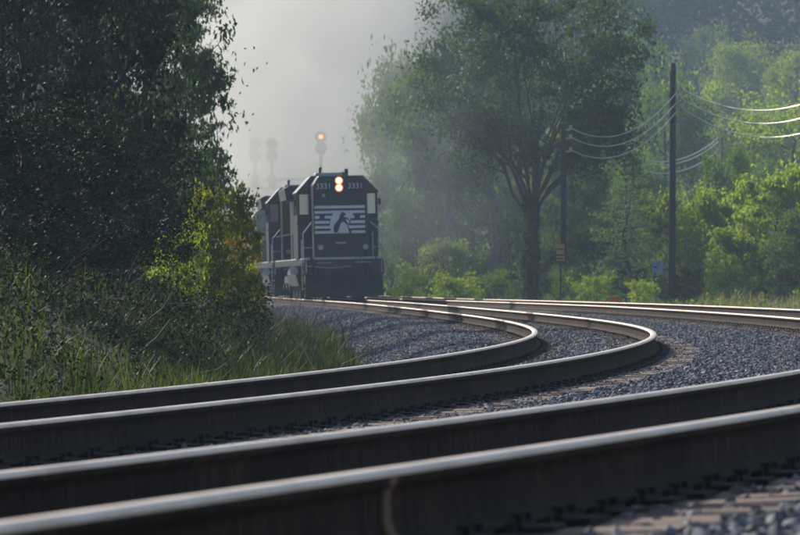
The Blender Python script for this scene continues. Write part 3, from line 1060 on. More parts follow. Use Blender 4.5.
for pxx, lit in ((255, False), (272, False), (321, True)):
    xx = px(pxx, 0, SD).x - sx0
    zd = px(0, 147, SD).z - g0
    b = MB()
    b.tube([(xx, -.3, zb - g0 - .2), (xx, -.3, zd)], .09, 8)
    b.box(xx - .22, xx + .22, -.55, -.05, zb - g0 - .24, zb - g0 + .5)
    b.build('signal_mast', M['target'], sig)
    b = MB()
    zc = px(0, 140 if lit else 147, SD).z - g0
    b.tube([(xx, -.5, zc + .16), (xx, -.42, zc + .16)], .36, 20)
    b.tube([(xx, -.5, zc - .5), (xx, -.42, zc - .5)], .36, 20)
    h = b.build('signal_target', M['target'], sig)
    b = MB()
    for dz in (.16, -.5):
        b.tube([(xx, -.75, zc + dz + .02), (xx, -.5, zc + dz)], .14, 12)
    b.build('lamp_hood', M['cast_dark'], h)
    if lit:
        MB().tube([(xx, -.78, zc + .16), (xx, -.77, zc + .16)], .13, 14).build('lit_lens', M['amber_lit'], h)

# ------------------------------------------------------------------ foliage
def leaf_quads(c, size, rng, up=0.25, asp=.5, fold=.12):
    """one folded rhombus per leaf; returns verts and quads"""
    n = len(c)
    nr = rng.normal(size=(n, 3)); nr[:, 2] += up * 2
    nr /= np.linalg.norm(nr, axis=1)[:, None]
    t = rng.normal(size=(n, 3))
    t -= (t * nr).sum(1)[:, None] * nr
    t /= np.linalg.norm(t, axis=1)[:, None]
    bq = np.cross(nr, t)
    sz = np.asarray(size)[:, None] if np.ndim(size) else size
    V = np.empty((n, 4, 3))
    V[:, 0] = c - t * sz * .5
    V[:, 1] = c + bq * sz * asp * .5 + nr * sz * fold
    V[:, 2] = c + t * sz * .5
    V[:, 3] = c - bq * sz * asp * .5 + nr * sz * fold
    return V.reshape(-1, 3), np.arange(n * 4).reshape(n, 4)

def bent(p0, p1, rng, k=4, amp=.12, droop=0.0):
    p0, p1 = np.array(p0, float), np.array(p1, float)
    L = np.linalg.norm(p1 - p0)
    pts = [p0 + (p1 - p0) * i / k for i in range(k + 1)]
    for i in range(1, k):
        pts[i] += rng.normal(size=3) * amp * L / k
    for i in range(k + 1):
        u = i / k
        pts[i] = pts[i] + np.array([0, 0, droop * L * (u - u * u) * 1.2])
    return pts

def make_tree_mesh(seed, H=10.0, R=4.0, u0=.22, limbs=16, subs=5, per=80, leaf=.2, clump=.75, shape='broad', trunk_r=.2, vase=None):
    """unit-sized tree: trunk mesh with limbs, crown of leaf clumps at the branch ends"""
    rng = np.random.RandomState(seed)
    tb = MB()
    top = .97 if shape == 'cone' else .8
    tp = bent((0, 0, -.4), (rng.normal() * .3, rng.normal() * .3, H * top), rng, 6, .1)
    if vase is None:
        tb.tube(tp, trunk_r, 8, trunk_r * .25)
    else:
        tp = bent((0, 0, -.4), (rng.normal() * .1, rng.normal() * .1, H * vase), rng, 4, .06)
        tb.tube(tp, trunk_r, 9, trunk_r * .72)
    tips = []
    for i in range(limbs):
        u = u0 + (1 - u0) * (i + rng.rand() * .8) / limbs
        az = i * 2.39996 + rng.normal() * .35
        if shape == 'cone':
            ln = R * (1 - u) ** .85 * rng.uniform(.75, 1.1) + .15
            rise = rng.uniform(-.12, .2)
            z0 = H * u * .97
        else:
            prof = math.sin(math.pi * min(1, max(0, (u - u0) / (1 - u0)) * .72 + .22)) ** .6
            ln = R * prof * rng.uniform(.7, 1.12)
            rise = .25 + .75 * u + rng.normal() * .12
            z0 = H * max(.08, (u * .82 - .12))
        if vase is not None:
            z0 = H * vase * rng.uniform(.8, 1.0)
        k = min(len(tp) - 1.001, max(0, (z0 + .4) / (tp[-1][2] + .4) * (len(tp) - 1)))
        a = np.array(tp[int(k)]) * (1 - k % 1) + np.array(tp[int(k) + 1]) * (k % 1)
        if vase is not None:
            e = np.array([math.cos(az) * ln, math.sin(az) * ln, H * (.35 + .62 * u) + rng.normal() * .3])
        else:
            e = a + np.array([math.cos(az) * ln, math.sin(az) * ln, ln * rise * .6])
        e[2] = min(e[2], H * .99)
        lp = bent(a, e, rng, 5, .16, -.05 if vase is None else .18)
        r0 = trunk_r * (.45 if vase is None else .5) * (1 - .5 * u)
        tb.tube(lp, r0, 5, r0 * .25)
        tips.append((e, 1.0))
        for j in range(subs):
            v = rng.uniform(.3, 1.0)
            q = v * 5
            o = np.array(lp[min(4, int(q))]) * (1 - q % 1) + np.array(lp[min(5, int(q) + 1)]) * (q % 1)
            sl = ln * rng.uniform(.2, .48) + .2
            az2 = az + rng.uniform(-1.5, 1.5)
            z_ = rng.uniform(-.25, .8) * (.35 if shape == 'cone' else 1)
            t = o + np.array([math.cos(az2) * sl, math.sin(az2) * sl, z_ * sl])
            t[2] = min(t[2], H)
            if j % 2 == 0:
                tb.tube(bent(o, t, rng, 2, .1), r0 * .35, 4, r0 * .12)
            tips.append((t, rng.uniform(.6, 1.05)))
    cs, ls = [], []
    for t, k in tips:
        n = int(per * k * rng.uniform(.6, 1.2))
        r = clump * k * rng.uniform(.7, 1.2)
        d = rng.normal(size=(n, 3))
        d /= np.linalg.norm(d, axis=1)[:, None]
        d *= (rng.rand(n) ** .45)[:, None] * r * np.array([1.15, 1.15, .62 if shape != 'cone' else .4])
        # side shoots poking out of the clump
        sh = rng.normal(size=(3, 3)) * r * .75
        d[: n // 4] += sh[rng.randint(0, 3, n // 4)]
        cs.append(t + d)
        ls.append(leaf * rng.uniform(.6, 1.25, n))
    c = np.concatenate(cs); ls = np.concatenate(ls)
    V, Q = leaf_quads(c, ls, rng)
    return tb, V, Q, H, R

TREE = {}
def tree_kind(key, mat, bark, **kw):
    tb, V, Q, H, R = make_tree_mesh(**kw)
    TREE[key] = (tb.mesh('trunk', bark, True), np_mesh('crown', V, Q, mat=mat), H, R)

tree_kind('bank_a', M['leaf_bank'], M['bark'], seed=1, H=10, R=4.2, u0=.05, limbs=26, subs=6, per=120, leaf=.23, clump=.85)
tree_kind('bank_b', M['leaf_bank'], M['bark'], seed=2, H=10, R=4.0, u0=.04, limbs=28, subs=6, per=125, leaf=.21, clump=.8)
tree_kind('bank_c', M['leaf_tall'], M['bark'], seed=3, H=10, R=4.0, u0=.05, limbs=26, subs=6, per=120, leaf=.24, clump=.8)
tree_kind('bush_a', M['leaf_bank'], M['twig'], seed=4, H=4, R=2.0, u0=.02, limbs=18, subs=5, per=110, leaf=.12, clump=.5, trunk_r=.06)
tree_kind('bush_b', M['leaf_mid'], M['twig'], seed=5, H=4, R=2.0, u0=.02, limbs=18, subs=5, per=110, leaf=.12, clump=.5, trunk_r=.06)
tree_kind('bush_c', M['leaf_bright'], M['twig'], seed=6, H=4, R=2.0, u0=.02, limbs=20, subs=5, per=75, leaf=.19, clump=.5, trunk_r=.06)
tree_kind('sumac', M['leaf_yellow'], M['twig'], seed=7, H=4, R=1.6, u0=.06, limbs=22, subs=6, per=60, leaf=.18, clump=.36, trunk_r=.06)
tree_kind('red', M['leaf_red'], M['twig'], seed=27, H=4, R=1.6, u0=.1, limbs=9, subs=4, per=40, leaf=.14, clump=.34, trunk_r=.05)
tree_kind('broad_a', M['leaf_mid'], M['bark'], seed=8, H=10, R=3.6, u0=.12, limbs=22, subs=6, per=150, leaf=.29, clump=1.0)
tree_kind('broad_b', M['leaf_bright'], M['bark'], seed=9, H=10, R=3.6, u0=.1, limbs=22, subs=6, per=120, leaf=.36, clump=.95)
tree_kind('broad_c', M['leaf_dark'], M['bark_pale'], seed=10, H=10, R=3.4, u0=.38, limbs=18, subs=6, per=190, leaf=.22, clump=1.0)
tree_kind('broad_d', M['leaf_mid'], M['bark_pale'], seed=13, H=10, R=3.2, u0=.3, limbs=20, subs=6, per=130, leaf=.3, clump=.95)
tree_kind('trunky', M['leaf_mid'], M['bark_pale'], seed=15, H=10, R=2.6, u0=.62, limbs=16, subs=7, per=190, leaf=.23, clump=.95, trunk_r=.26)
tree_kind('far_b', M['leaf_bright'], M['bark'], seed=19, H=10, R=3.6, u0=.1, limbs=22, subs=6, per=250, leaf=.2, clump=1.0)
tree_kind('far_a', M['leaf_mid'], M['bark'], seed=20, H=10, R=3.6, u0=.1, limbs=22, subs=6, per=250, leaf=.2, clump=1.0)
tree_kind('tall', M['leaf_tall'], M['bark'], seed=11, H=16, R=5.6, u0=.25, limbs=26, subs=9, per=210, leaf=.24, clump=1.0, trunk_r=.26, vase=.33)
tree_kind('conifer', M['leaf_conifer'], M['bark'], seed=12, H=8, R=2.4, u0=.06, limbs=48, subs=4, per=40, leaf=.16, clump=.42, shape='cone', trunk_r=.12)
tree_kind('conifer_dark', M['leaf_dark'], M['bark'], seed=14, H=8, R=2.2, u0=.06, limbs=46, subs=4, per=42, leaf=.16, clump=.42, shape='cone', trunk_r=.12)

def plant(key, name, cat, label, pxx, d, top, width, rz=0.0, group=None, base=None, crown_mat=None):
    tm, cm, H, R = TREE[key]
    x = (pxx - CX) * d / FPX
    z0 = gz(x, d) if base is None else base
    zt = CAMH + (HY - top) * d / FPX
    kz = (zt - z0) / H
    kx = width * d / FPX / (2 * R * 1.08)
    o = empty(name, (x, d, z0), rz)
    o.scale = (kx, kx, kz)
    tag(o, label, cat, group)
    link_mesh('trunk', tm, o)
    link_mesh('crown', cm, o)
    return o

BANK = 'trees on the left bank'
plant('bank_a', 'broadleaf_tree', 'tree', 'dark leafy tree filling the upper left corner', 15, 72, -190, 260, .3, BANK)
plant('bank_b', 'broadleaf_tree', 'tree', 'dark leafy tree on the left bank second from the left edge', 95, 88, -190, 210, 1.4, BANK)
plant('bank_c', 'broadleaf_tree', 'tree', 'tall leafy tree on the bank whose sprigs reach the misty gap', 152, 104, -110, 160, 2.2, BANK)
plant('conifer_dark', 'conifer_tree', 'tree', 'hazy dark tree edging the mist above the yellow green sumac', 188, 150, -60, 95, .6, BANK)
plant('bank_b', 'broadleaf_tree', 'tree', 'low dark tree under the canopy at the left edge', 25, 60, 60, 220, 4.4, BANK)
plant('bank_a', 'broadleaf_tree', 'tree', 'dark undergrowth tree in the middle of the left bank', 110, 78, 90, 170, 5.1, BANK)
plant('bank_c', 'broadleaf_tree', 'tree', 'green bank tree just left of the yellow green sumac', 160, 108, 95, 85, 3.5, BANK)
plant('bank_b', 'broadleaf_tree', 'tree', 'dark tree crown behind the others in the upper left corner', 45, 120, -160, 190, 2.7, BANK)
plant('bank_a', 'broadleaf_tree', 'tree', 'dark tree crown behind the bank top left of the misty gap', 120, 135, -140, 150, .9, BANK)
SH = 'bushes on the left bank'
plant('sumac', 'sumac_shrub', 'shrub', 'yellow green sumac in the sun left of the train', 207, 82, 162, 78, .4, SH)
plant('sumac', 'sumac_shrub', 'shrub', 'small yellow sumac leaning towards the hopper cars', 243, 96, 194, 38, 2.1, SH)
plant('red', 'sumac_shrub', 'shrub', 'reddish leaved sapling in front of the train tail', 238, 94, 212, 34, 1.1, SH)
plant('sumac', 'sumac_shrub', 'shrub', 'low yellow sprig hanging over the stones by the train', 250, 93, 252, 34, 3.3, SH)
plant('bush_c', 'bush', 'shrub', 'green sunlit bush below the yellow sumac', 178, 80, 215, 52, .9, SH)
plant('bush_b', 'bush', 'shrub', 'rounded bush on the lower bank beside the dead branches', 140, 84, 225, 75, 2.9, SH)
plant('bush_a', 'bush', 'shrub', 'dark bush on the lower bank near the left edge', 35, 62, 225, 110, .2, SH)
plant('bush_a', 'bush', 'shrub', 'dark bush in the middle of the lower bank', 90, 70, 240, 90, 1.7, SH)
plant('bush_b', 'bush', 'shrub', 'loose bush at the foot of the bank by the dead twigs', 205, 88, 252, 56, 4.0, SH)

RT = 'trees beyond the outer track'
tall = plant('tall', 'broadleaf_tree', 'tree', 'tall dark vase shaped tree with ivy clad trunk in the middle', 531, 200, -45, 215, .5, RT)
ir = np.random.RandomState(77)
n = 4200
zz = ir.rand(n) ** .8 * 5.4
aa = ir.rand(n) * 6.283
rr = .26 + .2 * ir.rand(n) + .3 * (vnoise(zz * 1.4, aa * 1.1) ** 2) * (1 - zz / 8)
V, Q = leaf_quads(np.stack([np.cos(aa) * rr, np.sin(aa) * rr, zz], 1), .13 + .06 * ir.rand(n), ir)
link_mesh('ivy', np_mesh('ivy', V, Q, mat=M['leaf_dark']), tall)
plant('broad_d', 'broadleaf_tree', 'tree', 'pale hazy tree half veiled in smoke right of the locomotive', 412, 231, -5, 104, .2, RT)
plant('trunky', 'broadleaf_tree', 'tree', 'slim tree with bluish trunk nearest the smoke', 449, 217, 16, 112, 1.3, RT)
plant('trunky', 'broadleaf_tree', 'tree', 'slim tree with thick bluish trunk left of the ivy clad tree', 490, 219, 12, 104, 2.6, RT)
plant('broad_b', 'broadleaf_tree', 'tree', 'sunlit understory tree between the two bluish trunks', 470, 231, 150, 80, .7, RT)
plant('broad_b', 'broadleaf_tree', 'tree', 'sunlit understory tree between bluish trunk and ivy clad trunk', 508, 230, 148, 56, 2.2, RT)
plant('broad_a', 'broadleaf_tree', 'tree', 'shaded understory tree just right of the locomotive', 416, 222, 150, 62, 4.0, RT)
plant('broad_b', 'broadleaf_tree', 'tree', 'rounded light green tree low between locomotive and bluish trunks', 442, 212, 226, 66, 5.2, RT)
plant('broad_a', 'broadleaf_tree', 'tree', 'dark green tree right of the ivy clad trunk', 574, 232, 118, 82, .9, RT)
plant('broad_d', 'broadleaf_tree', 'tree', 'bushy tree behind the yellow sign', 592, 208, 205, 70, 3.1, RT)
plant('conifer', 'conifer_tree', 'tree', 'pale grey green pointed conifer left of the tall pole', 628, 203, 148, 92, 1.0, RT)
plant('broad_b', 'broadleaf_tree', 'tree', 'bright leafy tree directly behind the tall pole', 676, 216, 172, 92, 2.0, RT)
plant('broad_b', 'broadleaf_tree', 'tree', 'bright rounded tree right of the tall pole', 712, 212, 168, 70, 4.4, RT)
plant('broad_b', 'broadleaf_tree', 'tree', 'bright tree with crown touching the overhead wires at right', 775, 206, 140, 86, .1, RT)
plant('broad_a', 'broadleaf_tree', 'tree', 'green tree cut off by the right edge', 806, 200, 196, 74, 1.9, RT)
plant('broad_b', 'broadleaf_tree', 'tree', 'low bright tree between the two right hand trees', 744, 204, 214, 66, 3.3, RT)
MT = 'hazy trees farther up the valley'
plant('far_a', 'broadleaf_tree', 'tree', 'hazy tree standing behind the top of the tall pole', 664, 335, 24, 104, .4, MT)
plant('far_a', 'broadleaf_tree', 'tree', 'hazy tree between ivy clad tree and the pole top', 622, 360, -30, 90, 2.4, MT)
plant('far_b', 'broadleaf_tree', 'tree', 'wide hazy yellow green tree behind the wires at right', 790, 330, 66, 150, 1.4, MT)
plant('far_a', 'broadleaf_tree', 'tree', 'hazy tree below the wires right of the tall pole', 726, 244, 110, 72, 5.0, MT)
plant('far_b', 'broadleaf_tree', 'tree', 'round crowned blue tree far up the valley at upper right', 742, 500, 20, 84, 3.0, MT)
plant('far_b', 'broadleaf_tree', 'tree', 'second blue far tree by the right edge', 795, 480, 28, 74, .6, MT)
plant('far_a', 'broadleaf_tree', 'tree', 'faint misty tree behind the signal gantry', 243, 345, 96, 78, .3, MT)
plant('far_a', 'broadleaf_tree', 'tree', 'faint misty tree in the gap above the hopper cars', 300, 380, 70, 90, 1.8, MT)
plant('far_a', 'broadleaf_tree', 'tree', 'faint misty tree behind the smoke above the locomotive', 360, 350, 40, 96, 2.9, MT)
plant('far_a', 'broadleaf_tree', 'tree', 'hazy tree behind the wires between the two poles', 600, 300, 90, 90, 4.1, MT)
for k, (pxx, d, top, wd, key, lab) in enumerate((
        (585, 330, 40, 80, 'far_b', 'lit hazy crown just right of the tall dark tree'), (640, 420, -10, 80, 'far_a', 'blue crown high up between tall tree and pole'),
        (695, 400, 48, 76, 'far_b', 'lit hazy crown right of the pole top'), (712, 520, 8, 70, 'far_a', 'blue rounded crown highest right of the pole'),
        (770, 400, 90, 80, 'far_a', 'middle distance crown under the far blue trees'), (752, 290, 128, 70, 'far_a', 'middle distance tree behind the wires'),
        (640, 290, 120, 70, 'far_a', 'darker middle distance tree behind the conifer'), (545, 300, 100, 80, 'far_b', 'lit tree showing through the tall tree'),
        (430, 300, 60, 90, 'far_b', 'hazy lit tree behind the slim tree by the smoke'), (510, 310, 40, 90, 'far_a', 'hazy tree behind the thick bluish trunk'),
        (385, 320, 70, 80, 'far_a', 'misty tree right above the locomotive cab'), (830, 300, 50, 90, 'far_a', 'middle distance tree at the right edge'))):
    plant(key, 'broadleaf_tree', 'tree', lab, pxx, d, top, wd, k * 1.1 + .3, MT)
SB = 'low shrubs beyond the outer track'
for k, (pxx, d, top, wd, key, lab) in enumerate((
        (412, 205, 262, 46, 'bush_b', 'low shrub just right of the locomotive pilot'), (455, 200, 268, 52, 'bush_c', 'light green shrub at the foot of the bluish trunks'),
        (497, 196, 262, 46, 'bush_b', 'shrub left of the ivy clad trunk'), (568, 192, 258, 44, 'bush_b', 'shrub under the yellow sign'),
        (596, 188, 268, 44, 'bush_c', 'light shrub midway between yellow sign and blue signs'), (632, 190, 262, 46, 'bush_a', 'dark shrub under the conifer'),
        (690, 190, 262, 42, 'bush_a', 'dark shrub at the foot of the tall pole'), (643, 182, 276, 30, 'bush_c', 'small yellow green shrub by the blue signs'),
        (730, 184, 258, 54, 'bush_b', 'shrub below the bright rounded tree'), (786, 178, 262, 56, 'bush_a', 'dark shrub low at the right edge'),
        (545, 208, 240, 40, 'bush_a', 'dark shrub behind the ivy clad trunk'))):
    plant(key, 'bush', 'shrub', lab, pxx, d, top, wd, k * 1.3, SB)

# far wooded hillside: one mass of crowns
hr = np.random.RandomState(21)
n = 800
hx = hr.uniform(-1, 1, n); hd = 520 + 330 * hr.rand(n) ** 1.1 
hx = hx * (.115 * hd + 15)
hz = ground_z(hx, hd)
C, Ls = [], []
for x, y, z in zip(hx, hd, hz):
    hh, rr = hr.uniform(9, 17), hr.uniform(3.2, 5.5)
    m = 330
    d = hr.normal(size=(m, 3)); d /= np.linalg.norm(d, axis=1)[:, None]
    d[:, 2] = np.where(d[:, 2] < -.3, -d[:, 2], d[:, 2])
    bump = 1 + .35 * np.sin(d[:, 0] * 5 + x) * np.sin(d[:, 1] * 4 + y) + .2 * hr.normal(size=m)
    C.append(np.array([x, y, z + hh * .55]) + d * bump[:, None] * np.array([rr, rr, hh * .5]))
    Ls.append(hr.uniform(.5, 1.0, m))
V, Q = leaf_quads(np.concatenate(C), np.concatenate(Ls), hr, .4, .75)
wood = link_mesh('hillside_woods', np_mesh('hillside_woods', V, Q, mat=M['leaf_far']))
tag(wood, 'far blue wooded hillside closing the valley', 'woods', kind='stuff')

# undergrowth leaves, dead twigs and grass on the left bank
def bank_points(n, o0, o1, y0, y1, seed, pw=1.0):
    r = np.random.RandomState(seed)
    y = y0 + (y1 - y0) * r.rand(n) ** pw
    s = np.interp(y, TY, S)
    o = r.uniform(o0, o1, n)
    a = np.interp(s, S, ANG)
    x = np.interp(s, S, TX) + np.cos(a) * o
    yy = y - np.sin(a) * o
    k = (np.abs(x) < .089 * yy + 1.6 + .02 * yy) & (yy > 12)
    return x[k], yy[k], r

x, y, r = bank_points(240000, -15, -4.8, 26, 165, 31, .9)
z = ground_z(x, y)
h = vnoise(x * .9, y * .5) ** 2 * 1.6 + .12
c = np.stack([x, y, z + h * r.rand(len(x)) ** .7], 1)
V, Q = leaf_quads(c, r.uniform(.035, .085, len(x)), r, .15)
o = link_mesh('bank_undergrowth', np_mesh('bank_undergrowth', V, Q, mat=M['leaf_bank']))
tag(o, 'tangle of leafy undergrowth covering the left bank', 'undergrowth', kind='stuff')

def blades(x, y, z, h, r, w=.012, lean=.35, seg=3):
    n = len(x)
    az = r.rand(n) * 6.283
    ln = np.abs(r.normal(size=n)) * lean + .05
    dx, dy = np.cos(az) * ln, np.sin(az) * ln
    wx, wy = -np.sin(az + r.normal(size=n) * .8) * w, np.cos(az + r.normal(size=n) * .8) * w
    V = np.empty((n, (seg + 1) * 2, 3))
    for k in range(seg + 1):
        u = k / seg
        ww = (1 - u * .92)
        V[:, 2 * k, 0] = x + dx * h * u * u - wx * ww; V[:, 2 * k + 1, 0] = x + dx * h * u * u + wx * ww
        V[:, 2 * k, 1] = y + dy * h * u * u - wy * ww; V[:, 2 * k + 1, 1] = y + dy * h * u * u + wy * ww
        zz = z + h * u * (1 - .25 * u * ln)
        V[:, 2 * k, 2] = zz; V[:, 2 * k + 1, 2] = zz
    base = np.arange(n)[:, None, None] * (seg + 1) * 2
    q = np.array([[2 * k, 2 * k + 1, 2 * k + 3, 2 * k + 2] for k in range(seg)])[None]
    return V.reshape(-1, 3), (base + q).reshape(-1, 4)

x, y, r = bank_points(60000, -8.0, -3.35, 26, 150, 32, .85)
s_, _ = track_offset(x, y)
keep = (vnoise(x * 1.6, y * .6) > .3) & (r.rand(len(x)) < np.clip(1.15 - (-s_ - 3.3) / 4.2, .08, 1))
x, y = x[keep], y[keep]
z = ground_z(x, y) - .02
z = np.maximum(z, -9)
h = r.uniform(.25, .6, len(x)) * (.6 + .8 * vnoise(x * .8, y * .4))
V, Q = blades(x, y, z, h, r, .013)
o = link_mesh('bank_grass', np_mesh('bank_grass', V, Q, mat=M['grass']))
tag(o, 'bright green grass along the foot of the left bank', 'grass', kind='stuff')

x, y, r = bank_points(1900, -7.5, -3.4, 40, 160, 33, .6)
b_v, b_q = [], []
tb = MB()
for i in range(len(x)):
    z = gz(x[i], y[i])
    L_ = r.uniform(.4, 1.3)
    a_, e_ = r.rand() * 6.283, r.uniform(.15, 1.1)
    e = np.array([x[i] + math.cos(a_) * math.cos(e_) * L_, y[i] + math.sin(a_) * math.cos(e_) * L_, z + math.sin(e_) * L_])
    tb.tube(bent((x[i], y[i], z), e, r, 3, .2), .012, 3, .005)
o = tb.build('dead_twigs', M['twig'])
tag(o, 'grey dead twigs and stems on the lower bank', 'twigs', kind='stuff')

# weeds on the flat beyond the outer track
r = np.random.RandomState(41)
n = 60000
y = r.uniform(60, 215, n)
x = r.uniform(-1, 1, n) * (.1 * y + 3)
o_, s_ = track_offset(x, y)
k = (o_ > 4.25 + 3.3) & (vnoise(x * .7, y * .25) > .25)
x, y = x[k], y[k]
z = ground_z(x, y) - .03
h = r.uniform(.25, .75, len(x)) * (.5 + vnoise(x * .5 + 4, y * .2))
V, Q = blades(x, y, z, h, r, .022, .45)
o = link_mesh('trackside_weeds', np_mesh('trackside_weeds', V, Q, mat=M['weeds']))
tag(o, 'dry mixed weeds on the flat beyond the outer track', 'weeds', kind='stuff')
c = np.stack([x, y, z + .1 + h * .8 * r.rand(len(x))], 1)[::2]
V, Q = leaf_quads(c, r.uniform(.08, .2, len(c)), r, .3)
o = link_mesh('trackside_leaves', np_mesh('trackside_leaves', V, Q, mat=M['leaf_mid']))
tag(o, 'broad leaved weeds among the dry grass beyond the outer track', 'weeds', kind='stuff')

# ------------------------------------------------------------------ poles, wires, signs
def pole(pxx, d, top, rad, label, attach, lean=0.0, arms=True):
    x = (pxx - CX) * d / FPX
    z0 = gz(x, d)
    zt = CAMH + (HY - top) * d / FPX
    o = empty('utility_pole', (x, d, z0))
    o.rotation_euler = (0, lean, 0)
    tag(o, label, 'pole', 'poles of the wire line')
    b = MB()
    b.tube([(0, 0, -.8), (0, 0, (zt - z0) * .5), (0, 0, zt - z0)], rad * 1.12, 12, rad * .85)
    b.build('pole', M['creosote'], o, smooth=True)
    pts = []
    for side, row in attach:
        za = CAMH + (HY - row) * d / FPX
        b = MB()
        b.tube([(0, 0, za - z0 - .08), (side * (rad + .16), -.05, za - z0 - .06)], .055, 6)
        b.tube([(side * (rad + .16), -.05, za - z0 - .06), (side * (rad + .16), -.05, za - z0 + .12)], .075, 8)
        b.build('insulator', M['insul'], o)
        q = Vector((side * (rad + .16), -.05, za - z0))
        q = Matrix.Rotation(lean, 3, 'Y') @ q
        pts.append(Vector((x, d, z0)) + q)
    return o, pts

def wire(p0, p1, sag, rad, label):
    pts = []
    for i in range(29):
        u = i / 28
        q = p0.lerp(p1, u)
        q.z -= sag * 4 * u * (1 - u)
        pts.append(q)
    b = MB()
    b.tube(pts, rad, 6)
    o = b.build('overhead_wire', M['wire'], None, smooth=True)
    tag(o, label, 'wire', 'overhead wires')

P1, a1 = pole(672, 200, 63, .155, 'tall dark bare utility pole standing right of centre', [(1, 88), (1, 98), (1, 107)], .004)
P2, a2 = pole(563.5, 194, 124, .14, 'farther dark utility pole behind the yellow sign', [(1, 128), (1, 137), (1, 150)])
P3, a3 = pole(850, 192, 62, .155, 'next utility pole just beyond the right edge', [(-1, 87), (-1, 101), (-1, 117)])
P4, a4 = pole(626, 236, 152, .06, 'thin pole standing in the pale conifer', [(1, 155), (1, 158), (1, 166)])
P5, a5 = pole(722, 247, 137, .05, 'slim pole hidden among the bright trees right of the tall pole', [(-1, 138), (-1, 142), (-1, 151)])
for k, nm in enumerate(('top', 'middle', 'lowest')):
    wire(a1[k], a3[k], (1.0, 1.05, 1.1)[k], .026, f'{nm} bright wire sagging right from the tall pole')
    wire(a2[k], a1[k], 1.1, .02, f'{nm} dim wire between the far pole and the tall pole')
    wire(a4[k], a5[k], .75, .03, f'{nm} of three low wires rising behind the tall pole')

def sign(pxx, d, rows, w, mat, label, name='trackside_sign', diamond=False, cat='sign'):
    x = (pxx - CX) * d / FPX
    z0 = gz(x, d)
    o = empty(name, (x, d, z0))
    tag(o, label, cat)
    top = max(CAMH + (HY - r0) * d / FPX for r0, r1 in rows) - z0
    b = MB()
    b.box(-.03, .03, 0, .05, -.4, top - .02)
    b.build('post', M['creosote'], o)
    for r0, r1 in rows:
        za, zb_ = CAMH + (HY - r0) * d / FPX - z0, CAMH + (HY - r1) * d / FPX - z0
        zc, hh = (za + zb_) / 2, (za - zb_) / 2
        b = MB()
        if diamond:
            b.prism([(-w / 2, zc), (0, zc - hh), (w / 2, zc), (0, zc + hh)], -.012, -.002)
        else:
            b.box(-w / 2, w / 2, -.012, -.002, zc - hh, zc + hh)
        b.build('panel', mat, o)
        if not diamond:
            b = MB()
            b.box(-w / 2 + .03, w / 2 - .03, -.018, -.0121, zc - .03, zc + .03)
            b.build('panel_band', M['cast_dark'], o)
    return o
sign(560.5, 190, [(244, 254), (256, 261)], .34, M['yellow_sign'], 'small yellow sign with plate below in front of the far pole')
bs_ = sign(655, 188, [(261, 273)], .2, M['blue_sign'], 'pair of small blue panels on a post beside the tall pole')
bs_.location.x -= 0
b = MB()
zc = CAMH + (HY - 267) * 188 / FPX - bs_.location.z
b.box(.14, .34, -.012, -.002, zc - .25, zc + .25)
b.box(-.12, .36, -.001, .03, zc - .02, zc + .02)
b.build('panel', M['blue_sign'], bs_)
# orange marker by the outer rail
x = (615 - CX) * 143 / FPX
mk = empty('orange_marker', (x, 143, gz(x, 143)))
tag(mk, 'small orange marker just behind the outer rail', 'marker')
zt = CAMH + (HY - 297) * 143 / FPX - mk.location.z
b = MB()
b.tube([(0, 0, -.2), (0, 0, zt - .25)], .03, 8)
b.build('post', M['galv'], mk)
b = MB()
b.box(-.17, .17, -.03, .03, zt - .3, zt, .03)
b.build('marker_head', M['orange'], mk)
# relay cabinet beyond the train on the right
x = (394 - CX) * 288 / FPX
rc = empty('relay_cabinet', (x, 288, gz(x, 288)))
tag(rc, 'pale blue relay cabinet seen right of the locomotive', 'cabinet')
zt = CAMH + (HY - 270) * 288 / FPX - rc.location.z
b = MB()
b.box(-.45, .45, -.3, .3, zt - 1.5, zt, .02)
b.build('body', M['cab_pale'], rc)
b = MB()
b.box(-.4, .4, -.325, -.301, zt - 1.42, zt - .08)
b.build('door', M['cab_pale'], rc)
b = MB()
b.prism([(-.55, zt), (.55, zt), (.5, zt + .1), (0, zt + .16), (-.5, zt + .1)], -.42, .4)
b.build('roof', M['white_paint'], rc)
for sx in (-.38, .38):
    MB().box(sx - .05, sx + .05, -.25, .25, -.3, zt - 1.5).build('leg', M['galv'], rc)

# ------------------------------------------------------------------ exhaust smoke and valley haze
def volume_mat(name, build):
    m = bpy.data.materials.new(name)
    m.use_nodes = True
    n, l = m.node_tree.nodes, m.node_tree.links
    n.clear()
    out = n.new('ShaderNodeOutputMaterial')
    pv = n.new('ShaderNodeVolumePrincipled')
    l.new(pv.outputs[0], out.inputs['Volume'])
    build(n, l, pv)
    return m

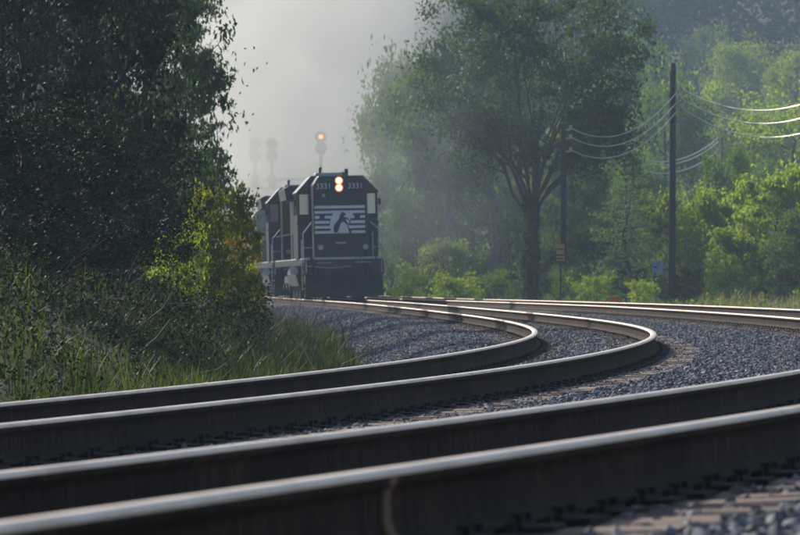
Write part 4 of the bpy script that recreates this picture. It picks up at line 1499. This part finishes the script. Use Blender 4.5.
def smoke_nodes(n, l, pv, dens=SMOKE_DENSITY):
    pv.inputs['Color'].default_value = (.72, .72, .71, 1)
    pv.inputs['Anisotropy'].default_value = .4
    tc = n.new('ShaderNodeTexCoord')
    # radial falloff inside a unit sphere
    ln = n.new('ShaderNodeVectorMath'); ln.operation = 'LENGTH'
    l.new(tc.outputs['Object'], ln.inputs[0])
    nz = n.new('ShaderNodeTexNoise')
    nz.inputs['Scale'].default_value = 3.0
    nz.inputs['Detail'].default_value = 3
    l.new(tc.outputs['Object'], nz.inputs['Vector'])
    mr = n.new('ShaderNodeMapRange'); mr.interpolation_type = 'SMOOTHSTEP'
    mr.inputs[1].default_value, mr.inputs[2].default_value = 1.0, .1
    mr.inputs[3].default_value, mr.inputs[4].default_value = 0, 1
    l.new(ln.outputs['Value'], mr.inputs[0])
    m2 = n.new('ShaderNodeMapRange')
    m2.inputs[1].default_value, m2.inputs[2].default_value = .36, .62
    m2.inputs[3].default_value, m2.inputs[4].default_value = .02, 1.5
    l.new(nz.outputs[0], m2.inputs[0])
    mu = n.new('ShaderNodeMath'); mu.operation = 'MULTIPLY'
    l.new(mr.outputs[0], mu.inputs[0]); l.new(m2.outputs[0], mu.inputs[1])
    m3 = n.new('ShaderNodeMath'); m3.operation = 'MULTIPLY'; m3.inputs[1].default_value = dens
    l.new(mu.outputs[0], m3.inputs[0])
    l.new(m3.outputs[0], pv.inputs['Density'])

def ellipsoid(name, c, r, mat):
    import bmesh
    me = bpy.data.meshes.new(name)
    bm = bmesh.new()
    bmesh.ops.create_icosphere(bm, subdivisions=3, radius=1)
    bm.to_mesh(me); bm.free()
    me.materials.append(mat)
    o = link_mesh(name, me)
    o.location = c
    o.scale = r
    return o
sm = ellipsoid('exhaust_smoke', (-6.9, 250, 14.5), (12.5, 56, 15.5), volume_mat('exhaust smoke', smoke_nodes))
tag(sm, 'pale grey exhaust smoke hanging over the train', 'smoke', kind='stuff')

def thin_smoke(n, l, pv):
    smoke_nodes(n, l, pv, .0085)
    pv.inputs['Color'].default_value = (.74, .84, .92, 1)
sm2 = ellipsoid('exhaust_smoke', (1.6, 206, 6.5), (8.5, 24, 8.5), volume_mat('thin drifting smoke', thin_smoke))
tag(sm2, 'thin bluish smoke drifting across the trees right of the locomotive', 'smoke', kind='stuff')

def haze_nodes(n, l, pv):
    pv.inputs['Color'].default_value = (.58, .77, 1.0, 1)
    pv.inputs['Density'].default_value = HAZE_DENSITY
    pv.inputs['Anisotropy'].default_value = .1
zlo, zhi = float(GZ.min()) - 1.0, max(float(GZ.max()) + 1, float(hz.max()) + 20)
hb = MB().box(-705, 705, -125, 1505, zlo, zhi)
hm = bpy.data.meshes.new('haze')
hm.from_pydata(hb.v, [], hb.f)
hm.materials.append(volume_mat('valley haze', haze_nodes))
hz_o = link_mesh('haze', hm)
tag(hz_o, 'blue morning haze filling the valley', 'haze', kind='stuff')
